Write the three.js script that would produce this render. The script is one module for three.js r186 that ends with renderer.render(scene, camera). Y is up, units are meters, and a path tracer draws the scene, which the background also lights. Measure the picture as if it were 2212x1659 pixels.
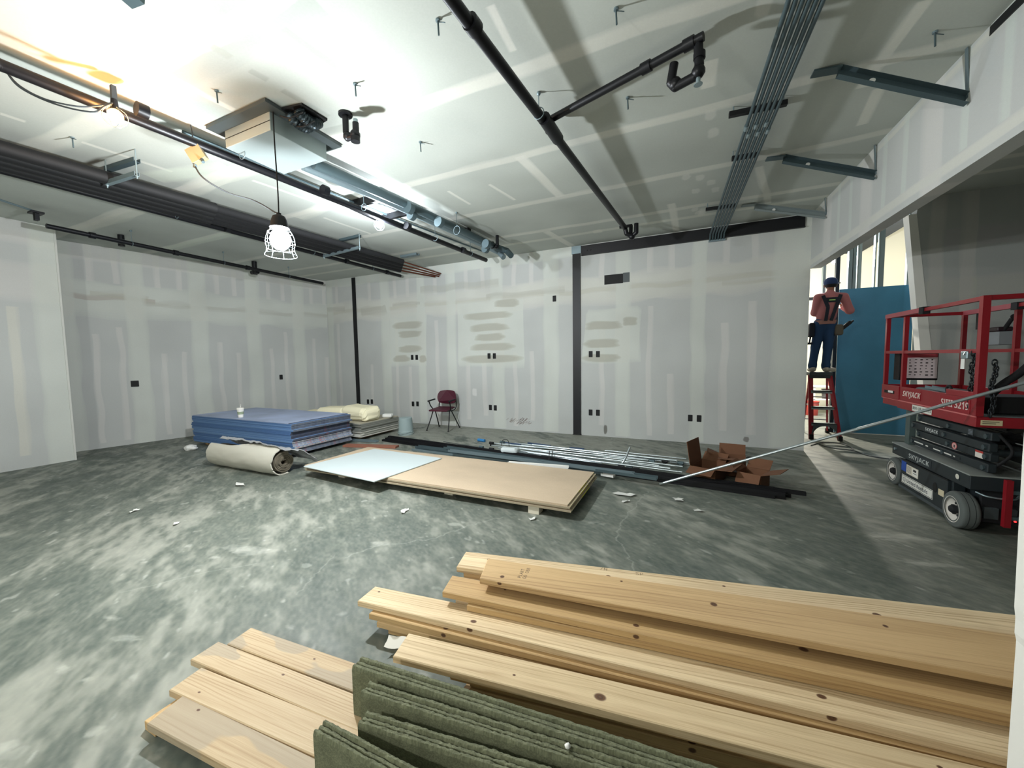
import * as THREE from 'three';
import { mergeGeometries, toCreasedNormals } from 'three/addons/utils/BufferGeometryUtils.js';
import { RoundedBoxGeometry } from 'three/addons/geometries/RoundedBoxGeometry.js';
import { MarchingCubes } from 'three/addons/objects/MarchingCubes.js';

// ---------- camera, light, exposure ----------
const scene = new THREE.Scene();
scene.background = new THREE.Color(0x000000);
const FOV = 2 * Math.atan(829.5 / 825) * 180 / Math.PI;
const camera = new THREE.PerspectiveCamera(FOV, 2212 / 1659, 0.05, 100);
{
  const yaw = 24.8 * Math.PI / 180, pitch = 3.88 * Math.PI / 180;
  camera.position.set(0, 1.6, 0);
  camera.lookAt(-Math.sin(yaw) * Math.cos(pitch), 1.6 - Math.sin(pitch), -Math.cos(yaw) * Math.cos(pitch));
  camera.rotateZ(-0.88 * Math.PI / 180);
}
const renderer = new THREE.WebGLRenderer({ antialias: true });
renderer.toneMapping = THREE.LinearToneMapping;
renderer.toneMappingExposure = 0.97;
renderer.shadowMap.enabled = true;
function lamp(color, cd, p, soft) {
  const l = new THREE.PointLight(color, cd, 0, 2);
  l.position.set(...p); l.castShadow = true; l.shadow.radius = soft; l.shadow.mapSize.set(1024, 1024); l.name = 'lamp_light';
  scene.add(l); return l;
}
// bulbs: caged work lamp, three on strings, unseen ones for the neighbouring room, added fill behind the camera
const LAMP1 = [-3.333, 2.7, -2.315], LAMP2 = [-4.02, 3.5, -1.52], LAMP3 = [-4.02, 3.52, -4.28], LAMP4 = [2.72, 3.5, -10.08], UNSEEN_LAMP5 = [5.4, 3.9, -11.6], FILL_LAMP6 = [-2.6, 2.5, 1.9], UNSEEN_LAMP8 = [2.06, 2.6, -11.2];
lamp(0xeef3f6, 44, LAMP1, 3.2);
lamp(0xffb055, 2.4, LAMP2, 2);
lamp(0xe8eff6, 11, LAMP3, 2);
lamp(0xeef4ff, 24, LAMP4, 2.3);
lamp(0xfff6e4, 9, UNSEEN_LAMP5, 2.3);  // out of view, placed to brighten the cream room
lamp(0xf4f4ee, 20, FILL_LAMP6, 2.3);  // added fill from behind the camera, evens out walls and floor
lamp(0xfff8ea, 42, UNSEEN_LAMP8, 2.3);  // out of view, placed to spill light onto the floor through the doorway

// ---------- helpers ----------
let seed = 7;
function rnd() { seed = (seed + 0x6d2b79f5) | 0; let t = Math.imul(seed ^ (seed >>> 15), 1 | seed); t = (t + Math.imul(t ^ (t >>> 7), 61 | t)) ^ t; return ((t ^ (t >>> 14)) >>> 0) / 4294967296; }
const rr = (a, b) => a + (b - a) * rnd();
const V = (p) => new THREE.Vector3(...p);
const names = {};
function numbered(n) { const k = names[n] = (names[n] ?? -1) + 1; return k ? n + '_' + String(k).padStart(3, '0') : n; }
function hash(x, y, s) { let h = Math.imul(x, 374761393) + Math.imul(y, 668265263) + Math.imul(s, 1442695041); h = Math.imul(h ^ (h >>> 13), 1274126177); return ((h ^ (h >>> 16)) >>> 0) / 4294967296; }
function vn(x, y, s) {
  const i = Math.floor(x), j = Math.floor(y), a = x - i, b = y - j, u = a * a * (3 - 2 * a), v = b * b * (3 - 2 * b);
  const p = hash(i, j, s), q = hash(i + 1, j, s), r = hash(i, j + 1, s), t = hash(i + 1, j + 1, s);
  return p + (q - p) * u + (r - p) * v + (p - q - r + t) * u * v;
}
function fbm(x, y, s, o = 4) { let a = 0, w = 0.5, n = 0; for (let k = 0; k < o; k++) { a += w * vn(x, y, s + k); n += w; w *= 0.5; x *= 2.03; y *= 2.03; } return a / n; }
const clamp = THREE.MathUtils.clamp, sstep = THREE.MathUtils.smoothstep, lerp = THREE.MathUtils.lerp;
function canvas(w, h) { const c = document.createElement('canvas'); c.width = w; c.height = h; return c; }
function tex(c, srgb = true) { const t = new THREE.CanvasTexture(c); t.magFilter = THREE.LinearFilter; t.wrapS = t.wrapT = THREE.RepeatWrapping; if (srgb) t.colorSpace = THREE.SRGBColorSpace; return t; }
function S(color, rough = 0.7, metal = 0, extra = {}) { return new THREE.MeshStandardMaterial({ color, roughness: rough, metalness: metal, side: THREE.DoubleSide, ...extra }); }
function flat(gs) {
  gs = [].concat(gs).flat(9).map((g) => {
    const q = g.index ? g.toNonIndexed() : g;
    for (const k of Object.keys(q.attributes)) if (!['position', 'normal', 'uv'].includes(k)) q.deleteAttribute(k);
    if (!q.attributes.uv) q.setAttribute('uv', new THREE.BufferAttribute(new Float32Array(q.attributes.position.count * 2), 2));
    if (!q.attributes.normal) q.computeVertexNormals();
    return q;
  });
  return gs.length > 1 ? mergeGeometries(gs) : gs[0];
}
function mesh(name, geo, mat, parent) { const m = new THREE.Mesh(geo, mat); m.name = name; m.castShadow = m.receiveShadow = true; parent.add(m); return m; }
// a thing: a Group at its base; parts are given in world coordinates
function thing(name, label, category, pos = [0, 0, 0], group) {
  const g = new THREE.Group(); g.name = numbered(name); g.position.set(...pos); scene.add(g);
  g.userData = { label, category }; if (group) g.userData.group = group;
  return g;
}
function part(t, name, gs, mat, label) {
  const geo = flat(gs); geo.translate(-t.position.x, -t.position.y, -t.position.z);
  let p = t.parent; while (p && p.isObject3D && p !== scene) { geo.translate(-p.position.x, -p.position.y, -p.position.z); p = p.parent; }
  const m = mesh(name, geo, mat, t); if (label) m.userData.label = label; return m;
}
function parts(t, name, list, mat, label) { return list.map((g) => part(t, name, g, mat, label)); }
function struct(name, gs, mat) { const m = mesh(name, flat(gs), mat, scene); m.userData.kind = 'structure'; return m; }
function structGroup(name) { const g = new THREE.Group(); g.name = name; g.userData.kind = 'structure'; scene.add(g); return g; }
function solo(name, label, category, gs, mat, group) {
  const geo = flat(gs); geo.computeBoundingBox(); const b = geo.boundingBox, c = [(b.min.x + b.max.x) / 2, b.min.y, (b.min.z + b.max.z) / 2];
  geo.translate(-c[0], -c[1], -c[2]);
  const m = mesh(numbered(name), geo, mat, scene); m.position.set(...c); m.userData = { label, category }; if (group) m.userData.group = group; return m;
}
function bx(x0, y0, z0, x1, y1, z1) { const g = new THREE.BoxGeometry(Math.abs(x1 - x0), Math.abs(y1 - y0), Math.abs(z1 - z0)); g.translate((x0 + x1) / 2, (y0 + y1) / 2, (z0 + z1) / 2); return g; }
function rbx(x0, y0, z0, x1, y1, z1, r = 0.006, s = 2) { const g = new RoundedBoxGeometry(Math.abs(x1 - x0), Math.abs(y1 - y0), Math.abs(z1 - z0), s, r); g.translate((x0 + x1) / 2, (y0 + y1) / 2, (z0 + z1) / 2); return g; }
function orient(g, p, q, up = [0, 1, 0]) { // geometry along +z of length |q-p| starting at 0 -> from p to q
  const a = V(p), z = V(q).sub(a).normalize(), x = new THREE.Vector3().crossVectors(V(up), z).normalize();
  if (!(x.length() > 0.5)) x.set(1, 0, 0);
  const y = new THREE.Vector3().crossVectors(z, x), m = new THREE.Matrix4().makeBasis(x, y, z).setPosition(a);
  g.applyMatrix4(m); return g;
}
const dist = (p, q) => V(p).distanceTo(V(q));
function rod(p, q, r, n = 10, r2 = r) { const L = dist(p, q), g = new THREE.CylinderGeometry(r2, r, L, n); g.rotateX(Math.PI / 2); g.translate(0, 0, L / 2); return orient(g, p, q, Math.abs(q[1] - p[1]) > 0.98 * L ? [1, 0, 0] : [0, 1, 0]); }
function bar(p, q, w, h, up) { const L = dist(p, q), g = new THREE.BoxGeometry(w, h, L); g.translate(0, 0, L / 2); return orient(g, p, q, up ?? (Math.abs(q[1] - p[1]) > 0.98 * L ? [1, 0, 0] : [0, 1, 0])); }
function ball(p, r, n = 10) { const g = new THREE.SphereGeometry(r, n, n >> 1); g.translate(...p); return g; }
function wire(pts, r, n = 40, rs = 6) { return new THREE.TubeGeometry(new THREE.CatmullRomCurve3(pts.map(V)), n, r, rs); }
function poly(pts, r, n = 10) { const out = []; for (let i = 0; i + 1 < pts.length; i++) { out.push(rod(pts[i], pts[i + 1], r, n)); if (i) out.push(ball(pts[i], r * 1.02, n)); } return out; }
function channel(p, q, w, h, t, up) { // U-profile, opening towards "up"
  const s = new THREE.Shape([[-w / 2, 0], [w / 2, 0], [w / 2, h], [w / 2 - t, h], [w / 2 - t, t], [-w / 2 + t, t], [-w / 2 + t, h], [-w / 2, h]].map((a) => new THREE.Vector2(...a)));
  return orient(new THREE.ExtrudeGeometry(s, { depth: dist(p, q), bevelEnabled: false }), p, q, up);
}
function mix3(a, b, t) { return [lerp(a[0], b[0], t), lerp(a[1], b[1], t), lerp(a[2], b[2], t)]; }
const ORD = ['first', 'second', 'third', 'fourth', 'fifth', 'sixth', 'seventh', 'eighth', 'ninth', 'tenth', 'eleventh', 'twelfth', 'thirteenth', 'fourteenth', 'fifteenth', 'sixteenth', 'seventeenth', 'eighteenth', 'nineteenth', 'twentieth'];
function ordinal(n) { return n <= 20 ? ORD[n - 1] : n === 30 ? 'thirtieth' : n === 40 ? 'fortieth' : ['twenty', 'thirty', 'forty'][Math.floor(n / 10) - 2] + '-' + ORD[n % 10 - 1]; }

// ---------- materials ----------
const M = {
  blackSteel: S(0x0d0e13, 0.5, 0.2), blackPipe: S(0x101116, 0.42, 0.3), rubber: S(0x0c0d10, 0.85), galv: S(0x9aabb0, 0.42, 0.75), galvDull: S(0x7f9096, 0.5, 0.6), galvDark: S(0x536469, 0.5, 0.5),
  emt: S(0xc4ced2, 0.3, 0.8), copper: S(0x6f3f30, 0.4, 0.7), duct: S(0x9fb0b4, 0.38, 0.7), black: S(0x08090c, 0.7), dark: S(0x15171b, 0.8), wireGrey: S(0x3a3f42, 0.7), white: S(0xe8e8e4, 0.7),
  card: S(0x6e4a33, 0.85), cardDark: S(0x4c3122, 0.9), red: S(0x8c1420, 0.45, 0.1), liftGrey: S(0x272f33, 0.5, 0.2), liftTop: S(0x8d938f, 0.7), tyre: S(0x5a605e, 0.9), rim: S(0xd8d4cc, 0.6),
  alum: S(0x9aa3a6, 0.4, 0.6), ladderRed: S(0x9c1526, 0.5), cup: S(0xf2f0ea, 0.6),
};
// ---------- the setting ----------
const BZ = -7.65, CY = 3.82;
// drywall paint shop: a canvas in metres (u0..u1, 0..h) on which joint compound, screw lines and patches are laid
function drywall(W, H, u0, u1, h0, h1, board, paint, grain = 0.05, sd = 3) {
  const c = canvas(W, H), g = c.getContext('2d'), sx = W / (u1 - u0), sy = H / (h1 - h0);
  g.fillStyle = board; g.fillRect(0, 0, W, H);
  const X = (u) => (u - u0) * sx, Y = (v) => H - (v - h0) * sy;
  const k = {
    line(u, v, u2, v2, w, col, a = 1, wob = 0.02, soft = 0.5) { // a trowelled strip with soft wavy edges
      g.strokeStyle = col; g.lineCap = 'butt'; g.lineJoin = 'round';
      const L = Math.hypot(u2 - u, v2 - v), n = Math.max(4, Math.round(L / 0.12)), ph = rnd() * 99;
      for (let s = 0; s < 6; s++) {
        g.globalAlpha = 1 - Math.pow(1 - a, 1 / 6) + (a === 1 ? -0.62 : 0); g.lineWidth = w * sx * (1 + soft * (0.5 - s / 5));
        g.beginPath();
        for (let i = 0; i <= n; i++) {
          const t = i / n, o = (vn(t * L * 2.3 + ph, s * 0.25, sd) - 0.5) * 2 * wob, nx = -(v2 - v) / L, ny = (u2 - u) / L;
          g[i ? 'lineTo' : 'moveTo'](X(u + (u2 - u) * t + nx * o), Y(v + (v2 - v) * t + ny * o));
        }
        g.stroke();
      }
      g.globalAlpha = 1;
    },
    rect(u, v, u2, v2, col, a = 0.8) { k.line(u, (v + v2) / 2, u2, (v + v2) / 2, Math.abs(v2 - v) * 1, col, a, 0.03, 0.18); },
    blob(u, v, ru, rv, col, a = 0.8) {
      g.fillStyle = col;
      const ph = rnd() * 99;
      for (let s = 0; s < 5; s++) {
        g.globalAlpha = a / 3; g.beginPath();
        for (let i = 0; i <= 40; i++) { const t = i / 40 * 2 * Math.PI, cs = Math.cos(t), sn = Math.sin(t), q = (0.8 + 0.3 * vn(cs * 2 + ph, sn * 2, sd)) * (1.1 - s * 0.07), e = Math.pow(Math.abs(cs), 0.55) * Math.sign(cs), f = Math.pow(Math.abs(sn), 0.8) * Math.sign(sn); g[i ? 'lineTo' : 'moveTo'](X(u + ru * e * q), Y(v + rv * f * q)); }
        g.fill();
      }
      g.globalAlpha = 1;
    },
    hatch(u, v, ru, rv, col, n = 14) { g.strokeStyle = col; for (let i = 0; i < n; i++) { g.globalAlpha = rr(0.3, 0.8); g.lineWidth = sx * rr(0.006, 0.016); const a = u + rr(-ru, ru), b = v + rr(-rv, rv) * 0.6; g.beginPath(); g.moveTo(X(a), Y(b)); g.lineTo(X(a + rr(0.03, 0.08)), Y(b + rr(0.02, 0.06))); g.stroke(); } g.globalAlpha = 1; },
  };
  paint(k);
  const im = g.getImageData(0, 0, W, H), d = im.data;
  for (let y = 0; y < H; y++) for (let x = 0; x < W; x++) {
    const m = 1 + grain * (fbm(x / sx * 1.3, y / sy * 1.3, sd + 20, 3) - 0.5) * 2 + 0.02 * (hash(x, y, 9) - 0.5), i = (y * W + x) * 4;
    d[i] *= m; d[i + 1] *= m; d[i + 2] *= m;
  }
  g.putImageData(im, 0, 0);
  const t = tex(c); t.wrapS = t.wrapT = THREE.ClampToEdgeWrapping;
  return t;
}
const BOARD = '#bfc2c0', MUD = '#d0d1ca', DAMP = '#aeada3', DAMP2 = '#b3b0a8';
// a run of drywall panels from p0 to p1 (seen from the room, left to right); panels are parts of the wall
function panelWall(name, p0, p1, y0, y1, thick, mat, cutsU, cutsV, vSpan) {
  const G = structGroup(name), L = Math.hypot(p1[0] - p0[0], p1[1] - p0[1]), sx = (p1[0] - p0[0]) / L, sz = (p1[1] - p0[1]) / L;
  const us = [0, ...cutsU, L], vs = [y0, ...cutsV, y1], [va, vb] = vSpan ?? [y0, y1];
  for (let i = 0; i + 1 < us.length; i++) for (let j = 0; j + 1 < vs.length; j++) {
    const g = new THREE.BoxGeometry(us[i + 1] - us[i], vs[j + 1] - vs[j], thick), P = g.attributes.position;
    g.translate((us[i] + us[i + 1]) / 2, (vs[j] + vs[j + 1]) / 2, -thick / 2);
    for (let n = 0; n < P.count; n++) g.attributes.uv.setXY(n, P.getX(n) / L, (P.getY(n) - va) / (vb - va));
    g.applyMatrix4(new THREE.Matrix4().makeBasis(new THREE.Vector3(sx, 0, sz), new THREE.Vector3(0, 1, 0), new THREE.Vector3(-sz, 0, sx)).setPosition(p0[0], 0, p0[1]));
    mesh('drywall_panel', g, mat, G);
  }
  return G;
}
function cuts(L, first, step = 1.22) { const a = []; for (let u = first; u < L - 0.05; u += step) a.push(u); return a; }

// back wall
{
  const x0 = -9.2, x1 = 1.75, L = x1 - x0;
  const U = (p) => p[0] - x0;
  const wide = [U([-7.097, 1.812, -7.65]), U([-5.962, 1.332, -7.65]), U([-5.085, 2.422, -7.65]), U([-3.865, 1.123, -7.65]), U([-2.624, 1.719, -7.65]), U([-1.158, 1.149, -7.65]), U([0.154, 1.329, -7.65]), U([1.502, 1.633, -7.65]), U([-9.084, 2.111, -7.65])];
  const widths = [0.26, 0.2, 0.22, 0.26, 0.28, 0.24, 0.2, 0.42, 0.2];
  const thin = [U([-7.614, 1.333, -7.65]), U([-6.763, 0.737, -7.65]), U([-6.35, 0.982, -7.65]), U([-5.517, 1.779, -7.65]), U([-4.225, 0.907, -7.65]), U([-3.447, 0.922, -7.65]), U([-3.047, 1.33, -7.65]), U([-1.561, 0.774, -7.65]), U([-0.674, 1.329, -7.65]), U([-0.301, 1.329, -7.65]), U([0.564, 1.328, -7.65]), U([0.988, 1.328, -7.65]), U([-8.796, 2.102, -7.65]), U([-4.657, 0.898, -7.65])];
  const R = (k, a, b, c, d, col, al) => k.rect(U(a), b, U(c), d, col, al);
  const t = drywall(2048, 768, 0, L, 0, CY, BOARD, (k) => {
    k.line(0, CY - 0.09, L, CY - 0.09, 0.22, MUD, 0.85);
    k.line(0, 2.93, L, 2.93, 0.5, MUD, 0.9, 0.05);
    k.line(0, 2.92, L, 2.92, 0.1, DAMP2, 0.35, 0.05);
    k.line(U([0.512, 2.895, -7.65]), 2.83, L, 2.83, 0.06, DAMP, 0.35, 0.04);
    wide.forEach((u, i) => k.line(u, 0.03, u, CY, widths[i], MUD, 0.85, 0.02));
    for (const u of thin) { k.line(u, rr(0.05, 0.3), u, rr(1.2, 2.66), rr(0.07, 0.11), MUD, 0.8, 0.025); k.line(u, 3.15, u, CY, 0.09, MUD, 0.8, 0.02); }
    // mudded repair fields with their still damp strips
    const field = (a, b) => R(k, a, (a[1] + a[1]) / 2, b, b[1], MUD, 0.85);
    field([-6.959, 2.752, -7.65], [-5.831, 1.445, -7.65]); field([-4.904, 2.894, -7.65], [-3.24, 1.411, -7.65]); field([-1.913, 2.556, -7.65], [-0.85, 1.497, -7.65]);
    for (const [a, b] of [[[-6.85, 2.477, -7.65], [-5.906, 2.43, -7.65]], [[-6.695, 2.248, -7.65], [-5.956, 2.219, -7.65]], [[-6.682, 1.873, -7.65], [-5.97, 1.856, -7.65]], [[-6.89, 1.63, -7.65], [-6.338, 1.622, -7.65]], [[-6.05, 1.618, -7.65], [-5.839, 1.616, -7.65]],
      [[-4.687, 2.572, -7.65], [-3.498, 2.552, -7.65]], [[-4.619, 2.293, -7.65], [-3.569, 2.295, -7.65]], [[-4.452, 2.085, -7.65], [-3.675, 2.067, -7.65]], [[-4.631, 1.867, -7.65], [-3.443, 1.847, -7.65]], [[-4.777, 1.591, -7.65], [-3.282, 1.582, -7.65]], [[-3.936, 2.793, -7.65], [-3.329, 2.809, -7.65]],
      [[-1.905, 2.205, -7.65], [-1.163, 2.223, -7.65]], [[-1.163, 2.258, -7.65], [-0.898, 2.271, -7.65]], [[-1.934, 1.882, -7.65], [-1.222, 1.833, -7.65]], [[-1.916, 1.583, -7.65], [-1.212, 1.573, -7.65]]])
      k.blob((U(a) + U(b)) / 2, (a[1] + b[1]) / 2, (U(b) - U(a)) / 2, 0.085, DAMP, 0.75);
    for (const [a, b, h] of [[[-5.957, 3.272, -7.65], [-3.823, 3.269, -7.65], 0.16], [[-7.924, 2.872, -7.65], [-7.059, 2.9, -7.65], 0.22], [[-6.842, 2.978, -7.65], [-5.983, 2.973, -7.65], 0.07], [[-4.142, 2.992, -7.65], [-2.314, 2.966, -7.65], 0.1], [[-9.225, 3.018, -7.65], [-8.511, 2.996, -7.65], 0.12]])
      k.line(U(a), a[1], U(b), b[1], h, DAMP2, 0.5, 0.05);
    k.blob(U([-4.494, 0.912, -7.65]), 0.82, 0.06, 0.09, '#dedfd9', 0.8);
    k.blob(U([-1.487, 0.143, -7.65]), [-1.487, 0.143, -7.65][1], 0.035, 0.085, '#6d6a66', 0.9);
    k.blob(U([0.933, 0.129, -7.65]), [0.933, 0.129, -7.65][1], 0.045, 0.045, '#777672', 0.8);
    k.hatch(U([-3.595, 0.152, -7.65]), 0.2, 0.13, 0.08, '#8a827c'); k.hatch(U([-3.303, 0.138, -7.65]), 0.19, 0.16, 0.1, '#756a66', 34);
  });
  panelWall('wall_back', [x0, BZ], [x1, BZ], 0, CY, 0.14, S(0xffffff, 0.85, 0, { map: t }), [...wide].sort((a, b) => a - b).filter((u) => u > 0.3 && u < L - 0.3), [3.05]);
}
// left wall, partition
{
  const p0 = [-10.42, -2.0], p1 = [-9.2, BZ], L = Math.hypot(p1[0] - p0[0], p1[1] - p0[1]);
  const W1 = [0.95, 1.9, 2.9, 3.95, 5.0];
  const t = drywall(1024, 768, 0, L, 0, CY, BOARD, (k) => {
    k.line(0, CY - 0.12, L, CY - 0.12, 0.3, MUD, 0.8);
    k.line(0, 2.82, L, 2.82, 0.62, MUD, 0.85, 0.05);
    k.line(0.2, 2.86, 2.2, 2.86, 0.1, DAMP, 0.6, 0.06); k.line(2.0, 2.83, L, 2.84, 0.09, DAMP2, 0.5, 0.06); k.line(1.3, 2.95, 2.1, 2.93, 0.1, DAMP2, 0.35, 0.06);
    for (const u of W1) { k.line(u, 0, u, CY, 0.26, MUD, 0.85, 0.02); for (const d of [0.36, 0.7]) { k.line(u + d, 0.1, u + d, rr(1.7, 2.4), 0.075, MUD, 0.8, 0.03); k.line(u + d, 3.15, u + d, CY, 0.08, MUD, 0.8); } }
  }, 0.04, 5);
  panelWall('wall_left', p0, p1, 0, CY, 0.14, S(0xffffff, 0.85, 0, { map: t }), W1, [3.05]);
  const q0 = [-9.36, 2.4], q1 = [-9.36, -2.66], L2 = 5.06;
  const t2 = drywall(1024, 768, 0, L2, 0, CY, BOARD, (k) => {
    k.line(0, CY - 0.12, L2, CY - 0.12, 0.4, MUD, 0.8); k.line(0, 2.9, L2, 2.9, 0.5, MUD, 0.8);
    for (const u of [0.5, 1.7, 2.9, 4.1, 4.95]) { k.line(u, 0, u, CY, 0.3, MUD, 0.85); k.line(u + 0.45, 0.2, u + 0.45, 2.5, 0.1, MUD, 0.7); }
  }, 0.04, 6);
  panelWall('wall_partition', q0, q1, 0, CY, 0.16, S(0xffffff, 0.85, 0, { map: t2 }), cuts(L2, 1.7), [3.05]);
  struct('trim_1', bx(-9.52, 0, -2.68, -9.352, CY, -2.655), S(0xd0d1cb, 0.8));
}
// header over the wide opening on the right, a run of drywall boards on a dropped beam
{
  const p0 = [1.75, BZ], p1 = [2.0, 2.4], L = Math.hypot(0.25, 10.05);
  const t = drywall(1024, 256, 0, L, 2.95, CY, BOARD, (k) => {
    k.line(0, 3.05, L, 3.05, 0.22, MUD, 0.9, 0.01); k.line(0, CY - 0.05, L, CY - 0.05, 0.14, MUD, 0.7);
    for (let u = 0.7; u < L; u += 1.22) { k.line(u, 2.95, u, CY, 0.26, MUD, 0.8); k.line(u + 0.4, 3.1, u + 0.4, CY, 0.08, MUD, 0.6); k.line(u + 0.8, 3.1, u + 0.8, CY, 0.08, MUD, 0.6); }
  }, 0.04, 8);
  const mt = S(0xffffff, 0.85, 0, { map: t });
  const G = panelWall('wall_header', p0, p1, 2.95, CY, 0.14, mt, cuts(L, 0.7), []);
}
// the grey partition beyond the lift, its near end cut on a slant, and the closing walls of the neighbouring rooms
{
  const t = drywall(1024, 512, 0, 4.1, 0, 4.1, '#a9adaa', (k) => {
    for (const u of [0.62, 0.95, 1.75, 2.9]) k.line(u, 0, u, 4.1, 0.14, '#bcbfb8', 0.7);
    k.line(0, 2.5, 4.1, 2.5, 0.14, '#bcbfb8', 0.4); k.line(0.6, 3.2, 4.1, 3.2, 0.12, '#b5b8b2', 0.4);
  }, 0.05, 11);
  const zf = -7.65, zb = -7.8;
  const s = new THREE.Shape([[2.98, 3.6], [3.0, CY], [6.3, CY], [6.3, 0], [3.42, 0]].map((a) => new THREE.Vector2(...a)));
  const g = new THREE.ExtrudeGeometry(s, { depth: 0.15, bevelEnabled: false }); g.translate(0, 0, zb);
  const P = g.attributes.position; for (let i = 0; i < P.count; i++) g.attributes.uv.setXY(i, (P.getX(i) - 2.6) / 4.1, P.getY(i) / 4.1);
  struct('wall_right', g, S(0xffffff, 0.85, 0, { map: t }));
  const e = new THREE.Shape([[2.89, 3.6], [2.98, 3.6], [3.42, 0], [3.27, 0]].map((a) => new THREE.Vector2(...a)));
  const ge = new THREE.ExtrudeGeometry(e, { depth: 0.16, bevelEnabled: false }); ge.translate(0, 0, zb - 0.005);
  struct('trim_2', ge, S(0xdfdfd8, 0.8));
  const plain = S(0xb4b6b1, 0.85), cream = S(0xc9c7b4, 0.85);
  struct('wall_front', bx(-10.6, 0, 2.4, 6.3, CY, 2.55), plain);
  struct('wall_east', bx(6.15, 0, -7.65, 6.3, CY, 2.4), plain);
  const wn = new THREE.Shape([[0.804, 0], [0.798, 0.479], [0.797, 0.84], [0.793, 0.86], [0.7925, 0.9], [0.789, 0.93], [0.783, 1.33], [0.783, 3.82], [2.2, 3.82], [2.2, 0]].map((a) => new THREE.Vector2(...a)));
  const gw = new THREE.ExtrudeGeometry(wn, { depth: 0.1, bevelEnabled: true, bevelSize: 0.003, bevelThickness: 0.003, bevelSegments: 1 }); gw.translate(0, 0, -1.42);
  struct('wall_near', gw, S(0xd2d2cc, 0.8));
  struct('wall_side', bx(1.61, 0, -7.79, 1.75, 5, -9.6), plain);
  struct('wall_far', bx(-1, 0, -13.65, 8.2, 5.2, -13.5), cream);
  struct('wall_far_left', bx(-1.0, 0, -13.5, -0.85, 5.2, -7.79), cream);
  struct('wall_far_right', bx(8.05, 0, -13.5, 8.2, 5.2, -7.8), cream);
  struct('wall_over_stud_bay', bx(-0.85, CY, -7.79, 8.05, 5.2, -7.65), plain);
  struct('wall_behind', bx(6.3, 0, -7.8, 8.05, CY, -7.65), plain);
  struct('wall_alcove', bx(-0.85, 0, -9.72, 1.62, 5.2, -9.6), plain);
  struct('beam_far', bx(3.5, 4.3, -13.5, 4.18, 4.62, -10.2), S(0x1b2226, 0.8));
}
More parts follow.
